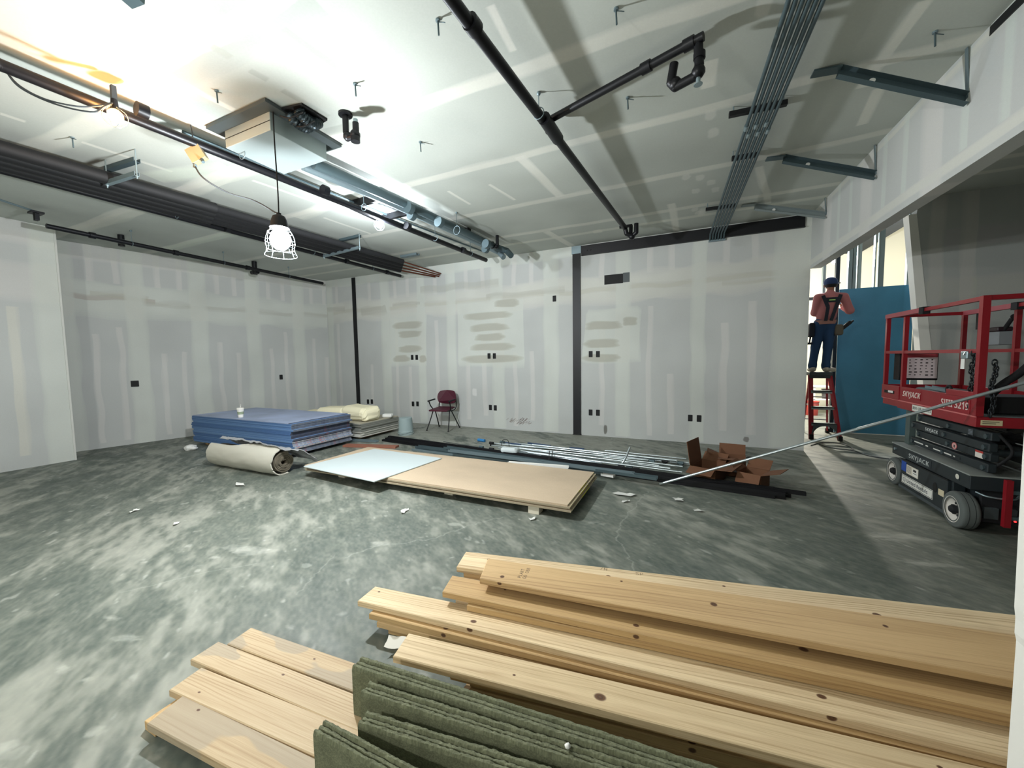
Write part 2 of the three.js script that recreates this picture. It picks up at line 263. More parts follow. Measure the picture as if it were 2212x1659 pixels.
// ceiling boards
{
  const x0 = -10.7, x1 = 6.3, z0 = -7.8, z1 = 2.55, W = x1 - x0, D = z1 - z0;
  const C = (p) => [p[0] - x0, z1 - p[2]];
  const seg = (k, a, b, w, col, al, wob) => { const p = C(a), q = C(b); k.line(p[0], p[1], q[0], q[1], w, col, al, wob); };
  const t = drywall(2048, 1280, 0, W, 0, D, '#b4b9b2', (k) => {
    const CM = '#d8d9cf', DK = '#a4a8a0';
    const full = (a, b, w) => { const p = C(a), q = C(b), s = (q[1] - p[1]) / (q[0] - p[0]); k.line(0, p[1] - s * p[0], W, p[1] + s * (W - p[0]), w, CM, 0.75, 0.025); };
    full([-2.52, 3.82, -2.858], [-0.079, 3.82, -2.869], 0.13);
    full([-1.732, 3.82, -4.022], [1.036, 3.82, -4.008], 0.12);
    full([-3.527, 3.82, -5.278], [0.908, 3.82, -5.261], 0.12);
    full([-2.286, 3.82, -6.47], [1.7, 3.82, -6.507], 0.12);
    for (const z of [-6.95]) k.line(0, z1 - z, W, z1 - z, 0.11, CM, 0.7);
    // wide double joint near the lamp with dark fresh borders
    seg(k, [-2.118, 3.82, -1.657], [-4.293, 3.82, -1.638], 0.36, DK, 0.75, 0.05); seg(k, [-2.118, 3.82, -1.657], [-4.254, 3.82, -1.638], 0.12, CM, 0.9, 0.03);
    seg(k, [-4.689, 3.82, -1.776], [-6.306, 3.82, -1.663], 0.2, CM, 0.7, 0.03);
    for (const [a, b, w] of [[[-3.708, 3.82, -1.642], [-3.675, 3.82, -2.189], 0.06], [[-5.538, 3.82, -1.823], [-5.477, 3.82, -2.534], 0.05], [[-1.732, 3.82, -4.022], [-1.635, 3.82, -5.254], 0.11], [[-2.337, 3.82, -4.473], [-2.252, 3.82, -5.062], 0.04], [[-2.93, 3.82, -4.401], [-2.903, 3.82, -4.913], 0.04], [[-3.545, 3.82, -4.371], [-3.5, 3.82, -4.942], 0.05], [[-1.164, 3.82, -2.287], [-1.181, 3.82, -2.676], 0.05], [[-5.54, 3.82, -1.322], [-5.526, 3.82, -1.461], 0.05],
      [[0.123, 3.82, -3.405], [0.111, 3.82, -3.73], 0.1], [[-0.261, 3.82, -6.221], [-0.222, 3.82, -7.625], 0.1], [[0.73, 3.82, -5.504], [1.042, 3.82, -6.884], 0.08], [[1.332, 3.82, -3.449], [1.285, 3.82, -4.304], 0.08], [[1.428, 3.82, -4.373], [1.499, 3.82, -4.979], 0.08], [[-4.886, 3.82, -3.077], [-4.77, 3.82, -3.925], 0.05], [[-5.166, 3.82, -4.322], [-5.113, 3.82, -5.222], 0.05], [[-2.31, 3.82, -6.54], [-2.144, 3.82, -7.747], 0.12]])
      seg(k, a, b, w, CM, 0.8, 0.015);
    for (const [a, b, w] of [[[-2.494, 3.82, -1.836], [-2.451, 3.82, -2.239], 0.07], [[-3.083, 3.82, -1.707], [-3.081, 3.82, -1.828], 0.07], [[-3.092, 3.82, -1.968], [-3.067, 3.82, -2.09], 0.06], [[-3.073, 3.82, -2.216], [-3.012, 3.82, -2.616], 0.06], [[-3.246, 3.82, -2.763], [-2.88, 3.82, -2.82], 0.1], [[-3.668, 3.82, -1.316], [-3.709, 3.82, -1.368], 0.06]]) seg(k, a, b, w, DK, 0.85, 0.025);
    seg(k, [-5.87, 3.82, -2.515], [-4.805, 3.82, -2.797], 0.25, CM, 0.6, 0.03); seg(k, [-5.979, 3.82, -2.891], [-4.564, 3.82, -2.858], 0.22, CM, 0.7, 0.03); seg(k, [-9.275, 3.82, -2.921], [-7.28, 3.82, -2.928], 0.2, CM, 0.7, 0.03); seg(k, [-5.541, 3.82, -4.13], [-4.244, 3.82, -4.016], 0.2, CM, 0.7, 0.03); seg(k, [-9.327, 3.82, -4.13], [-6.948, 3.82, -4.13], 0.2, CM, 0.6, 0.03);
    for (let i = 0; i < 16; i++) { const p = C([0.153, 3.82, -4.577]); k.blob(p[0] + rr(-0.3, 0.3), p[1] + rr(-2.4, 2.5), 0.05, 0.09, CM, 0.4); }
    k.blob(...C([-1.496, 3.82, -6.963]), 0.09, 0.09, CM, 0.8);
  }, 0.06, 31);
  const mt = S(0xffffff, 0.85, 0, { map: t }), G = structGroup('ceiling');
  const xs = [x0, -9.3, -6.2, -3.05, -0.4, 2.6, 4.6, x1], zs = [z0]; for (let z = -6.95; z < z1; z += 1.22) zs.push(z); zs.push(z1);
  for (let i = 0; i + 1 < xs.length; i++) for (let j = 0; j + 1 < zs.length; j++) {
    const g = bx(xs[i], CY, zs[j], xs[i + 1], CY + 0.12, zs[j + 1]), P = g.attributes.position;
    for (let n = 0; n < P.count; n++) g.attributes.uv.setXY(n, (P.getX(n) - x0) / W, (z1 - P.getZ(n)) / D);
    mesh('ceiling_panel', g, mt, G);
  }
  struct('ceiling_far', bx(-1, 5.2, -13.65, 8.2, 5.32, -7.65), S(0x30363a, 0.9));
}
// concrete floor
{
  const x0 = -10.7, x1 = 8.2, z0 = -13.65, z1 = 2.55, N = 2048, H = 2048;
  const c = canvas(N, H), g = c.getContext('2d'), im = g.createImageData(N, H), d = im.data;
  for (let y = 0; y < H; y++) for (let x = 0; x < N; x++) {
    const u = x0 + (x + 0.5) / N * (x1 - x0), v = z0 + (y + 0.5) / H * (z1 - z0), a = u * 0.8 + v * 0.6, b = -u * 0.6 + v * 0.8;
    const big = fbm(u * 0.45, v * 0.45, 1, 3), mid = fbm(a * 1.1 + 9, b * 2.6, 4, 4), fine = fbm(a * 5, b * 13, 12, 3), sp = fbm(a * 9, b * 20, 40, 2);
    let k = 0.48 + 0.3 * (big - 0.5) + 0.42 * (mid - 0.5) + 0.5 * (fine - 0.5) + 0.35 * (vn(a * 26, b * 60, 70) - 0.5) + 0.1 * (hash(x, y, 5) - 0.5);
    const dust = sstep(mid * 0.8 + fine * 0.6 + sstep(-v, 4.2, 7.2) * 0.3 + sstep(-u, 5, 8) * 0.12, 0.68, 1.0);
    let col = mix3([66, 76, 71], [136, 138, 126], clamp(k, 0, 1));
    col = mix3(col, [164, 164, 154], 0.55 * dust);
    col = mix3(col, [188, 188, 180], 0.45 * sstep(sp, 0.8, 0.92));
    const i = (y * N + x) * 4; d[i] = col[0]; d[i + 1] = col[1]; d[i + 2] = col[2]; d[i + 3] = 255;
  }
  g.putImageData(im, 0, 0);
  const X = (u) => (u - x0) / (x1 - x0) * N, Y = (v) => (v - z0) / (z1 - z0) * H, sc = N / (x1 - x0);
  // spilled plaster, paint and crushed drywall ground into the slab
  const splat = (u, v, r, ang, el, a) => {
    g.fillStyle = '#b4b6ad'; g.globalAlpha = a; g.beginPath(); const ph = rnd() * 99;
    for (let i = 0; i <= 22; i++) { const t = i / 22 * 2 * Math.PI, q = r * (0.45 + 0.95 * vn(Math.cos(t) * 2.2 + ph, Math.sin(t) * 2.2, 77)), px = Math.cos(t) * q * el, py = Math.sin(t) * q; g[i ? 'lineTo' : 'moveTo'](X(u + px * Math.cos(ang) - py * Math.sin(ang)), Y(v + px * Math.sin(ang) + py * Math.cos(ang))); }
    g.fill(); g.globalAlpha = 1;
  };
  for (let i = 0; i < 800; i++) splat(rr(-10, 4), rr(-8, 0.5), Math.pow(rnd(), 4) * 0.03 + 0.004, rr(-0.9, 0.4), rr(1, 3), rr(0.15, 0.55));
  for (const [p, r, e] of [[[-2.962, 0, -0.993], 0.045, 5], [[-3.401, 0, -1.936], 0.13, 3], [[-2.357, 0, -0.647], 0.05, 2.4], [[-2.002, 0, -0.696], 0.07, 1.5], [[-2.551, 0, -0.462], 0.06, 1.8], [[-3.29, 0, -1.026], 0.03, 5], [[-2.461, 0, -2.451], 0.07, 2], [[-0.776, 0, -3.588], 0.05, 2], [[-2.714, 0, -3.15], 0.04, 1.5], [[0.155, 0, -3.979], 0.04, 2], [[-1.909, 0, -2.898], 0.03, 2], [[-2.987, 0, -0.726], 0.035, 2.2], [[-2.751, 0, -0.75], 0.03, 2], [[-2.164, 0, -1.426], 0.03, 2.5], [[-3.489, 0, -1.733], 0.05, 2.5], [[1.675, 0, -4.313], 0.1, 5], [[1.677, 0, -3.829], 0.07, 6], [[-0.78, 0, -3.824], 0.04, 1.5]]) for (let j = 0; j < 4; j++) splat(p[0] + rr(-1, 1) * r, p[2] + rr(-0.4, 0.4) * r, r * rr(0.25, 0.6), -0.35, e * 0.8, 0.22);
  const crack = (pts, w) => { g.strokeStyle = '#b4b6ac'; g.lineWidth = w; g.globalAlpha = 0.55; g.beginPath(); pts.forEach((p, i) => { if (!i) return g.moveTo(X(p[0]), Y(p[2])); const q = pts[i - 1]; for (let s = 1; s <= 8; s++) { const t = s / 8, o = (s < 8) * rr(-0.02, 0.02); g.lineTo(X(lerp(q[0], p[0], t) + o), Y(lerp(q[2], p[2], t) + rr(-0.02, 0.02))); } }); g.stroke(); g.globalAlpha = 1; };
  crack([[-0.321, 0, -2.837], [-0.452, 0, -3.148], [-0.556, 0, -3.37], [-0.572, 0, -3.674], [-0.486, 0, -4.213], [-0.413, 0, -4.71]], 0.9);
  crack([[-2.514, 0, -2.149], [-2.43, 0, -2.393], [-2.064, 0, -2.685], [-1.921, 0, -2.997], [-1.672, 0, -3.39]], 0.8);
  crack([[-3.598, 0, -1.179], [-3.352, 0, -1.535], [-3.094, 0, -1.824]], 0.7); crack([[-2.423, 0, -1.658], [-2.532, 0, -1.887], [-2.633, 0, -2.138]], 0.6);
  const map = tex(c); map.wrapS = map.wrapT = THREE.ClampToEdgeWrapping;
  const rc = canvas(512, 512), rg = rc.getContext('2d'), ri = rg.createImageData(512, 512);
  for (let y = 0; y < 512; y++) for (let x = 0; x < 512; x++) { const q = 120 + 110 * fbm(x / 30, y / 18, 60, 4), i = (y * 512 + x) * 4; ri.data[i] = ri.data[i + 1] = ri.data[i + 2] = clamp(q, 60, 255); ri.data[i + 3] = 255; }
  rg.putImageData(ri, 0, 0);
  const rt = tex(rc, false); 
  const fg = bx(x0, -0.15, z0, x1, 0, z1), P = fg.attributes.position;
  for (let i = 0; i < P.count; i++) fg.attributes.uv.setXY(i, (P.getX(i) - x0) / (x1 - x0), 1 - (P.getZ(i) - z0) / (z1 - z0));
  rt.repeat.set(6, 6);
  struct('floor', fg, new THREE.MeshStandardMaterial({ map, roughness: 0.8, roughnessMap: rt, metalness: 0 }));
}
// ---------- things on and under the ceiling ----------
// dark steel columns and lintel in the back wall
{
  const col = (x0, x1, y1, label) => {
    const t = thing('steel_column', label, 'column', [(x0 + x1) / 2, 0, BZ]);
    part(t, 'flange', bx(x0, 0.005, BZ + 0.004, x1, y1, BZ + 0.022), M.blackSteel);
    part(t, 'web', bx((x0 + x1) / 2 - 0.006, 0.005, BZ + 0.001, (x0 + x1) / 2 + 0.006, y1 - 0.01, BZ + 0.0042), M.blackSteel);
    part(t, 'base_plate', bx(x0 - 0.01, 0, BZ + 0.002, x1 + 0.01, 0.012, BZ + 0.03), M.blackSteel);
    return t;
  };
  col(-8.2, -8.08, 3.8, 'slim black steel column in the back wall behind the insulation bats');
  const t = col(-2.145, -1.985, 3.66, 'thick black steel column in the back wall right of the chair');
  part(t, 'cap_plate', bx(-2.16, 3.66, BZ + 0.002, -1.97, 3.81, BZ + 0.03), M.galvDull, 'bare grey steel cap under the ceiling');
  const b = thing('steel_lintel', 'long black steel beam along the top of the back wall', 'beam', [-0.1, 3.62, BZ]);
  part(b, 'flange', bx(-1.965, 3.62, BZ + 0.003, 1.655, 3.8, BZ + 0.03), M.blackSteel);
  part(b, 'bottom_lip', bx(-1.965, 3.605, BZ + 0.003, 1.655, 3.619, BZ + 0.06), M.blackSteel);
  for (const x of [-1.85, -1.78]) part(b, 'bolt', rod([x, 3.7, BZ + 0.02], [x, 3.7, BZ + 0.045], 0.016, 6), M.blackSteel);
}
// the caged lamp on its cord, hung from the duct box
function bulbMat(hex, k) { return new THREE.MeshStandardMaterial({ color: 0xffffff, emissive: hex, emissiveIntensity: k, roughness: 0.4 }); }
{
  const [x, y, z] = LAMP1, t = thing('work_lamp', 'blazing white caged work lamp hanging below the ceiling duct box', 'lamp', LAMP1);
  const bulb = new THREE.LatheGeometry([[0, -0.1], [0.04, -0.095], [0.075, -0.06], [0.085, -0.015], [0.07, 0.04], [0.04, 0.08], [0.03, 0.11], [0, 0.11]].map((a) => new THREE.Vector2(...a)), 24); bulb.translate(x, y, z);
  part(t, 'bulb', bulb, bulbMat(0xe9f3ff, 14));
  const lightCap = new THREE.LatheGeometry([[0.03, 0.2], [0.05, 0.19], [0.062, 0.16], [0.075, 0.095], [0.079, 0.09], [0.07, 0.1], [0.05, 0.115], [0.02, 0.118]].map((a) => new THREE.Vector2(...a)), 28); lightCap.translate(x, y, z);  // cap added over the bulb, shaped to hold its light off the ceiling
  part(t, 'socket', [lightCap, rod([x, y + 0.19, z], [x, y + 0.22, z], 0.02, 12)], M.rubber);
  const cage = [];
  for (let k = 0; k < 8; k++) { const a = k * Math.PI / 4; cage.push(wire([[0.03, 0.12], [0.09, 0.06], [0.118, -0.03], [0.11, -0.1], [0.13, -0.15]].map(([r, h]) => [x + r * Math.cos(a), y + h, z + r * Math.sin(a)]), 0.0022, 14, 5)); }
  for (const [r, h] of [[0.095, 0.05], [0.118, -0.03], [0.112, -0.09], [0.13, -0.15]]) { const g = new THREE.TorusGeometry(r, 0.0024, 5, 30); g.rotateX(Math.PI / 2); g.translate(x, y + h, z); cage.push(g); }
  part(t, 'cage', cage, M.galv);
  part(t, 'cord', wire([[x, y + 0.22, z], [x + 0.005, y + 0.4, z], [x - 0.004, 3.56, z], [x, 3.782, z]], 0.006, 16), M.rubber);
  solo('lamp_cable', 'thin grey cable swagging from the junction box to the caged lamp', 'cable', wire([[-4.242, 3.47, -2.131], [-4.087, 3.3, -2.131], [-3.969, 3.2, -2.256], [-3.769, 3.13, -2.363], [x - 0.02, y + 0.22, z]], 0.007, 40), M.wireGrey);
}
function stringLamp(p, hex, k, label) {
  const [x, y, z] = p, t = thing('string_lamp', label, 'lamp', p);
  part(t, 'bulb', ball([x, y, z], 0.048, 18), bulbMat(hex, k));
  part(t, 'socket', [rod([x, y + 0.044, z], [x, y + 0.12, z], 0.026, 12, 0.02)], M.rubber);
  const c = []; for (let i = 0; i < 6; i++) { const a = i * Math.PI / 3; c.push(wire([[0.025, 0.06], [0.062, 0.03], [0.07, -0.03], [0.03, -0.075], [0, -0.08]].map(([r, h]) => [x + r * Math.cos(a), y + h, z + r * Math.sin(a)]), 0.0018, 12, 4)); }
  part(t, 'cage', c, M.galvDull);
  return t;
}
{
  const a = stringLamp(LAMP2, 0xffb35c, 16, 'warm orange bulb hanging under the black pipe at upper left');
  part(a, 'clip', bx(-4.035, 3.62, -1.535, -4.005, 3.72, -1.505), M.wireGrey);
  stringLamp(LAMP3, 0xe4efff, 16, 'small white bulb glowing below the ceiling hatch');
  const b = stringLamp(LAMP4, 0xeef4ff, 16, 'small white bulb shining above the worker in the stud bay');
  part(b, 'cord', wire([[2.72, 3.62, -10.08], [2.73, 4.4, -10.08], [2.72, 5.2, -10.08]], 0.006, 10), M.rubber);
  for (const [p, w] of [[FILL_LAMP6, 'added fill bulb hung low from the ceiling, out of view behind the camera']]) { const q = stringLamp(p, 0xf4f4ee, 10, w); part(q, 'cord', wire([[p[0], p[1] + 0.12, p[2]], [p[0] + 0.01, p[1] + 0.2, p[2]], [p[0], CY - 0.002, p[2]]], 0.006, 14), M.rubber); }
  const e8 = stringLamp(UNSEEN_LAMP8, 0xfff8ea, 14, 'unseen bulb behind the back wall end, placed to light the floor at the doorway');
  part(e8, 'cord', wire([[2.06, 2.72, -11.2], [2.07, 3.8, -11.2], [2.06, 5.2, -11.2]], 0.006, 12), M.rubber);
  const c = stringLamp(UNSEEN_LAMP5, 0xfff2d6, 10, 'unseen bulb placed to light the cream room, hidden by the grey partition');
  part(c, 'cord', wire([[5.4, 4.02, -11.6], [5.41, 4.6, -11.6], [5.4, 5.2, -11.6]], 0.006, 10), M.rubber);
  solo('light_string', 'two loose grey wires looping from the pipe to the orange bulb', 'cable', [wire([[-4.27, 3.62, -1.058], [-4.159, 3.5, -1.088], [-4.029, 3.42, -1.169], [-3.937, 3.42, -1.296], [-3.961, 3.5, -1.414], [-4.02, 3.6, -1.52]], 0.006, 40), wire([[-4.27, 3.62, -1.058], [-4.157, 3.49, -1.088], [-3.999, 3.4, -1.202], [-3.849, 3.38, -1.334], [-3.945, 3.5, -1.433], [-4.02, 3.6, -1.52]], 0.006, 40)], M.wireGrey);
}
// galvanised duct box on the ceiling with two corrugated ducts leaving it
{
  const t = thing('duct_box', 'square galvanised duct box fixed to the ceiling above the caged lamp', 'duct', [-3.72, 3.62, -2.6]);
  part(t, 'box_body', rbx(-4.02, 3.63, -2.88, -3.36, 3.8, -2.3, 0.006), S(0xa9b6b6, 0.55, 0.35));
  part(t, 'flange', bx(-4.13, 3.785, -2.98, -3.26, 3.815, -2.2), S(0x555d5e, 0.5, 0.4));
  part(t, 'seam', [bx(-4.022, 3.71, -2.881, -4.019, 3.714, -2.299), bx(-4.022, 3.71, -2.299, -3.359, 3.714, -2.296)], M.dark);
  const A = [-3.31, -2.335], B = [-3.05, -2.38], C2 = [-3.04, -2.63], D2 = [-3.3, -2.67];
  const fs = new THREE.Shape([A, B, C2, D2].map((p) => new THREE.Vector2(p[0], -p[1]))); const fg = new THREE.ExtrudeGeometry(fs, { depth: 0.016, bevelEnabled: false }); fg.rotateX(-Math.PI / 2); fg.translate(0, 3.802, 0);
  part(t, 'dark_opening', fg, M.black);  // black plate stands in for the dark inside the ceiling opening
  for (const dx of [0, 0.11]) {
    const path = new THREE.CatmullRomCurve3([[-3.235 + dx, 3.795, -2.6], [-3.235 + dx, 3.76, -2.56], [-3.23 + dx, 3.748, -2.5], [-3.23 + dx, 3.76, -2.43], [-3.235 + dx, 3.795, -2.4]].map(V));
    const g = new THREE.TubeGeometry(path, 60, 0.048, 16), P = g.attributes.position, N = g.attributes.normal;
    for (let i = 0; i < P.count; i++) { const o = Math.floor(i / 17) % 6 < 3 ? 0.004 : -0.004; P.setXYZ(i, P.getX(i) + N.getX(i) * o, Math.min(3.814, P.getY(i) + N.getY(i) * o), P.getZ(i) + N.getZ(i) * o); }
    g.computeVertexNormals();
    part(t, 'flexible_duct', g, S(0x3d474c, 0.35, 0.7));
  }
  part(t, 'strap', wire([[-3.28, 3.75, -2.34], [-3.18, 3.71, -2.35], [-3.06, 3.75, -2.4]], 0.007, 16), M.black); part(t, 'strap', wire([[-3.29, 3.74, -2.45], [-3.16, 3.69, -2.46], [-3.05, 3.73, -2.5]], 0.007, 16), M.black);
}
// ceiling hatch
{
  const A = [-4.299, 3.76, -4.047], B = [-3.779, 3.76, -4.035], C = [-3.726, 3.76, -4.585], D = [-4.318, 3.76, -4.613];
  const t = thing('ceiling_hatch', 'dark square access frame in the ceiling beside the grey conduits', 'hatch', [A[0], 3.7, A[2]]);
  for (const [p, q] of [[A, B], [B, C], [C, D], [D, A]]) part(t, 'frame_side', bar(p, q, 0.05, 0.1), M.blackSteel);
  part(t, 'hatch_panel', [bx(A[0] - 0.0, 3.795, C[2], C[0], 3.812, B[2] - 0.05)], S(0xb8c2c4, 0.7));
}
// pipes
const HANG = (p, top, r = 0.004) => [rod([p[0], p[1], p[2]], [p[0], top, p[2]], r, 6), ball([p[0], top - 0.01, p[2]], 0.018, 8)];
function pipeRun(name, label, pts, r, mat, opt = {}) {
  const t = thing(name, label, opt.cat ?? 'pipe', pts[0], opt.group);
  part(t, 'pipe_run', poly(pts, r, 14), mat);
  const at = (f) => { const a = pts[0], b = pts[pts.length - 1]; return mix3(a, b, f); }, dir = V(pts[pts.length - 1]).sub(V(pts[0])).normalize();
  for (const f of opt.couplings ?? []) { const p = V(at(f)); part(t, 'coupling', rod(p.clone().addScaledVector(dir, -0.035).toArray(), p.clone().addScaledVector(dir, 0.035).toArray(), r * 1.35, 14), opt.couplingMat ?? mat); }
  for (const f of opt.hangers ?? []) {
    const p = at(f), g = new THREE.TorusGeometry(r * 1.15, 0.004, 6, 20); g.rotateY(Math.atan2(dir.x, dir.z)); g.translate(...p);
    part(t, 'hanger', [g, ...HANG([p[0], p[1] + r, p[2]], CY - 0.002)], M.galvDull);
  }
  return t;
}
{
  // sprinkler main over the middle of the room, its branch and drops
  const a0 = [-1.36, 3.65, -0.35], a1 = [-0.951, 3.65, -6.452];
  const A = pipeRun('sprinkler_pipe', 'thick black pipe running under the middle of the ceiling to the back', [a0, [-1.249, 3.65, -2.14], a1], 0.04, M.blackPipe, { couplings: [0.3, 0.52], hangers: [0.18, 0.46] });
  const e = a1;
  part(A, 'end_fitting', [...poly([e, [e[0] + 0.02, 3.56, e[2] - 0.02], [e[0] + 0.1, 3.52, e[2] - 0.05], [e[0] + 0.17, 3.56, e[2] - 0.03], [e[0] + 0.17, 3.7, e[2] - 0.03]], 0.034), ball([e[0] + 0.1, 3.51, e[2] - 0.05], 0.052), rod([e[0] + 0.08, 3.52, e[2] - 0.05], [e[0] + 0.08, 3.7, e[2] - 0.1], 0.03), bx(e[0] - 0.1, 3.68, e[2] - 0.12, e[0] + 0.1, 3.72, e[2] - 0.08)], M.blackPipe);
  parts(A, 'tee', [rod([-1.155, 3.65, -3.237], [-1.145, 3.65, -3.59], 0.055, 14), rod([-1.17, 3.65, -3.438], [-1.19, 3.75, -3.458], 0.045, 12)], M.blackPipe);
  const b0 = [-1.184, 3.72, -3.404], b1 = [0.061, 3.72, -2.995];
  const B = pipeRun('sprinkler_branch', 'black branch pipe crossing the ceiling to a gooseneck sprinkler drop', [b0, b1], 0.03, M.blackPipe, { couplings: [0.7, 0.93] });
  const g1 = [0.028, 3.72, -3.021];
  part(B, 'gooseneck', poly([g1, [g1[0] + 0.01, 3.56, g1[2]], [g1[0] - 0.02, 3.5, g1[2] - 0.01], [g1[0] - 0.14, 3.5, g1[2] - 0.06], [g1[0] - 0.17, 3.54, g1[2] - 0.06], [g1[0] - 0.15, 3.66, g1[2] - 0.06]], 0.03, 12), M.blackPipe);
  parts(B, 'elbow', [ball([g1[0] + 0.005, 3.52, g1[2]], 0.045), ball([g1[0] - 0.14, 3.52, g1[2] - 0.06], 0.045), rod([g1[0] + 0.01, 3.6, g1[2]], [g1[0] + 0.01, 3.64, g1[2]], 0.038, 12)], M.blackPipe);
  part(B, 'sprinkler_head', [rod([g1[0] + 0.005, 3.5, g1[2]], [g1[0] + 0.005, 3.44, g1[2]], 0.014, 10), rod([g1[0] + 0.005, 3.44, g1[2]], [g1[0] + 0.005, 3.434, g1[2]], 0.028, 12)], M.galv);
  // single drop right of the duct box
  const d = [-2.837, 3.8, -2.651];
  const D = thing('sprinkler_drop', 'black crooked pipe drop in the ceiling right of the duct box', 'pipe', d);
  part(D, 'pipe_run', poly([[d[0], 3.818, d[2]], [d[0], 3.66, d[2]], [d[0] + 0.03, 3.6, d[2]], [d[0] + 0.1, 3.59, d[2] + 0.01], [d[0] + 0.13, 3.62, d[2] + 0.01], [d[0] + 0.13, 3.7, d[2] + 0.01]], 0.028), M.blackPipe);
  parts(D, 'elbow', [ball([d[0] + 0.02, 3.615, d[2]], 0.042), ball([d[0] + 0.12, 3.6, d[2] + 0.01], 0.045), rod([d[0] + 0.12, 3.6, d[2] + 0.01], [d[0] + 0.12, 3.54, d[2] + 0.01], 0.04, 12)], M.blackPipe);
  part(D, 'escutcheon', rod([d[0], 3.82, d[2]], [d[0], 3.8, d[2]], 0.06, 18), M.blackPipe);
  part(D, 'sprinkler_head', rod([d[0] + 0.13, 3.7, d[2] + 0.01], [d[0] + 0.13, 3.73, d[2] + 0.01], 0.02, 10), M.galv);
  const f = [-3.177, 3.8, -6.334];
  const F = thing('sprinkler_drop', 'short black pipe drop in the ceiling near the back wall', 'pipe', f);
  part(F, 'pipe_run', poly([[f[0], 3.818, f[2]], [f[0], 3.66, f[2]], [f[0] - 0.03, 3.63, f[2]], [f[0] - 0.1, 3.64, f[2]], [f[0] - 0.1, 3.72, f[2]]], 0.03), M.blackPipe);
  parts(F, 'elbow', [ball([f[0] - 0.02, 3.63, f[2]], 0.045), ball([f[0] - 0.1, 3.64, f[2]], 0.045)], M.blackPipe);
  // runs on the left half
  pipeRun('pipe', 'black pipe carrying the orange bulb across the left ceiling', [[-4.1, 3.62, 1.2], [-4.232, 3.62, -1.031], [-3.775, 3.6, -7.003]], 0.04, M.blackPipe, { couplings: [0.35, 0.55, 0.72, 0.9], hangers: [0.44, 0.62, 0.8, 0.93], couplingMat: M.blackPipe });
  pipeRun('thin_conduit', 'thin conduit tight to the ceiling above the orange bulb pipe', [[-4.365, 3.78, -2.123], [-4.241, 3.78, -3.856], [-3.829, 3.78, -7.07]], 0.014, M.galvDark, { cat: 'conduit' });
  {
    const p0 = [-3.586, 3.66, -2.901], p1 = [-3.442, 3.66, -4.093], p2 = [-3.274, 3.66, -6.443];
    pipeRun('conduit', 'fat grey conduit from the duct box to the back wall, upper of the pair', [p0, p1, p2, [-3.11, 3.6, -6.594], [-2.986, 3.48, -6.508]], 0.055, M.galvDark, { cat: 'conduit', couplings: [0.35, 0.5, 0.8], hangers: [0.6], couplingMat: M.galvDark });
    const o = (p) => [p[0] - 0.13, p[1], p[2] + 0.02];
    pipeRun('conduit', 'fat grey conduit from the duct box to the back wall, lower of the pair', [o(p0), o(p1), o(p2), [-3.282, 3.6, -6.609], [-3.163, 3.48, -6.56]], 0.05, M.galvDull, { cat: 'conduit', couplings: [0.4, 0.85], couplingMat: M.galvDark });
  }
  pipeRun('pipe', 'black pipe below the dark insulated lines on the left', [[-6.404, 3.62, -1.075], [-6.5, 3.62, -1.513], [-6.34, 3.62, -7.398]], 0.035, M.blackPipe, { couplings: [0.4, 0.52, 0.75, 0.93], hangers: [0.3, 0.63, 0.86] });
  pipeRun('pipe', 'black pipe along the top of the left wall', [[-8.417, 3.6, -2.327], [-8.599, 3.6, -7.058]], 0.035, M.blackPipe, { couplings: [0.1, 0.33, 0.6], hangers: [0.2, 0.5, 0.8] });
  const s = [-8.883, 3.7, -3.302], S1 = thing('pipe_tee', 'black upright tee on the pipe along the left wall', 'pipe', s);
  part(S1, 'tee', [rod([s[0], s[1] - 0.08, s[2]], [s[0], 3.81, s[2]], 0.045, 12), rod([s[0] + 0.1, s[1] - 0.02, s[2] + 0.02], [s[0], s[1] - 0.02, s[2]], 0.05, 12)], M.blackPipe);
  const u = [-8.683, 3.62, -5.404], U1 = thing('pipe_tee', 'black tee hanging from the far end of the left wall pipe', 'pipe', u);
  part(U1, 'tee', [rod([u[0], u[1] - 0.1, u[2]], [u[0], 3.8, u[2]], 0.05, 12), rod([u[0] - 0.1, u[1] - 0.05, u[2]], [u[0] + 0.1, u[1] - 0.05, u[2]], 0.045, 12)], M.blackPipe);
  const w = [-8.337, 3.72, -2.22], W1 = thing('pipe_bracket', 'small dark bracket and conduit stub above the left partition', 'bracket', w);
  part(W1, 'plate', [bx(w[0] - 0.08, w[1], w[2] - 0.06, w[0] + 0.08, w[1] + 0.025, w[2] + 0.06), bx(w[0] - 0.04, w[1] - 0.09, w[2] - 0.02, w[0] - 0.01, w[1], w[2] + 0.02), bx(w[0] + 0.01, w[1] - 0.09, w[2] - 0.02, w[0] + 0.04, w[1], w[2] + 0.02)], M.blackSteel);
  part(W1, 'conduit_stub', rod([-8.13, 3.76, -1.796], [w[0], w[1] + 0.03, w[2]], 0.014), M.galvDull);
}
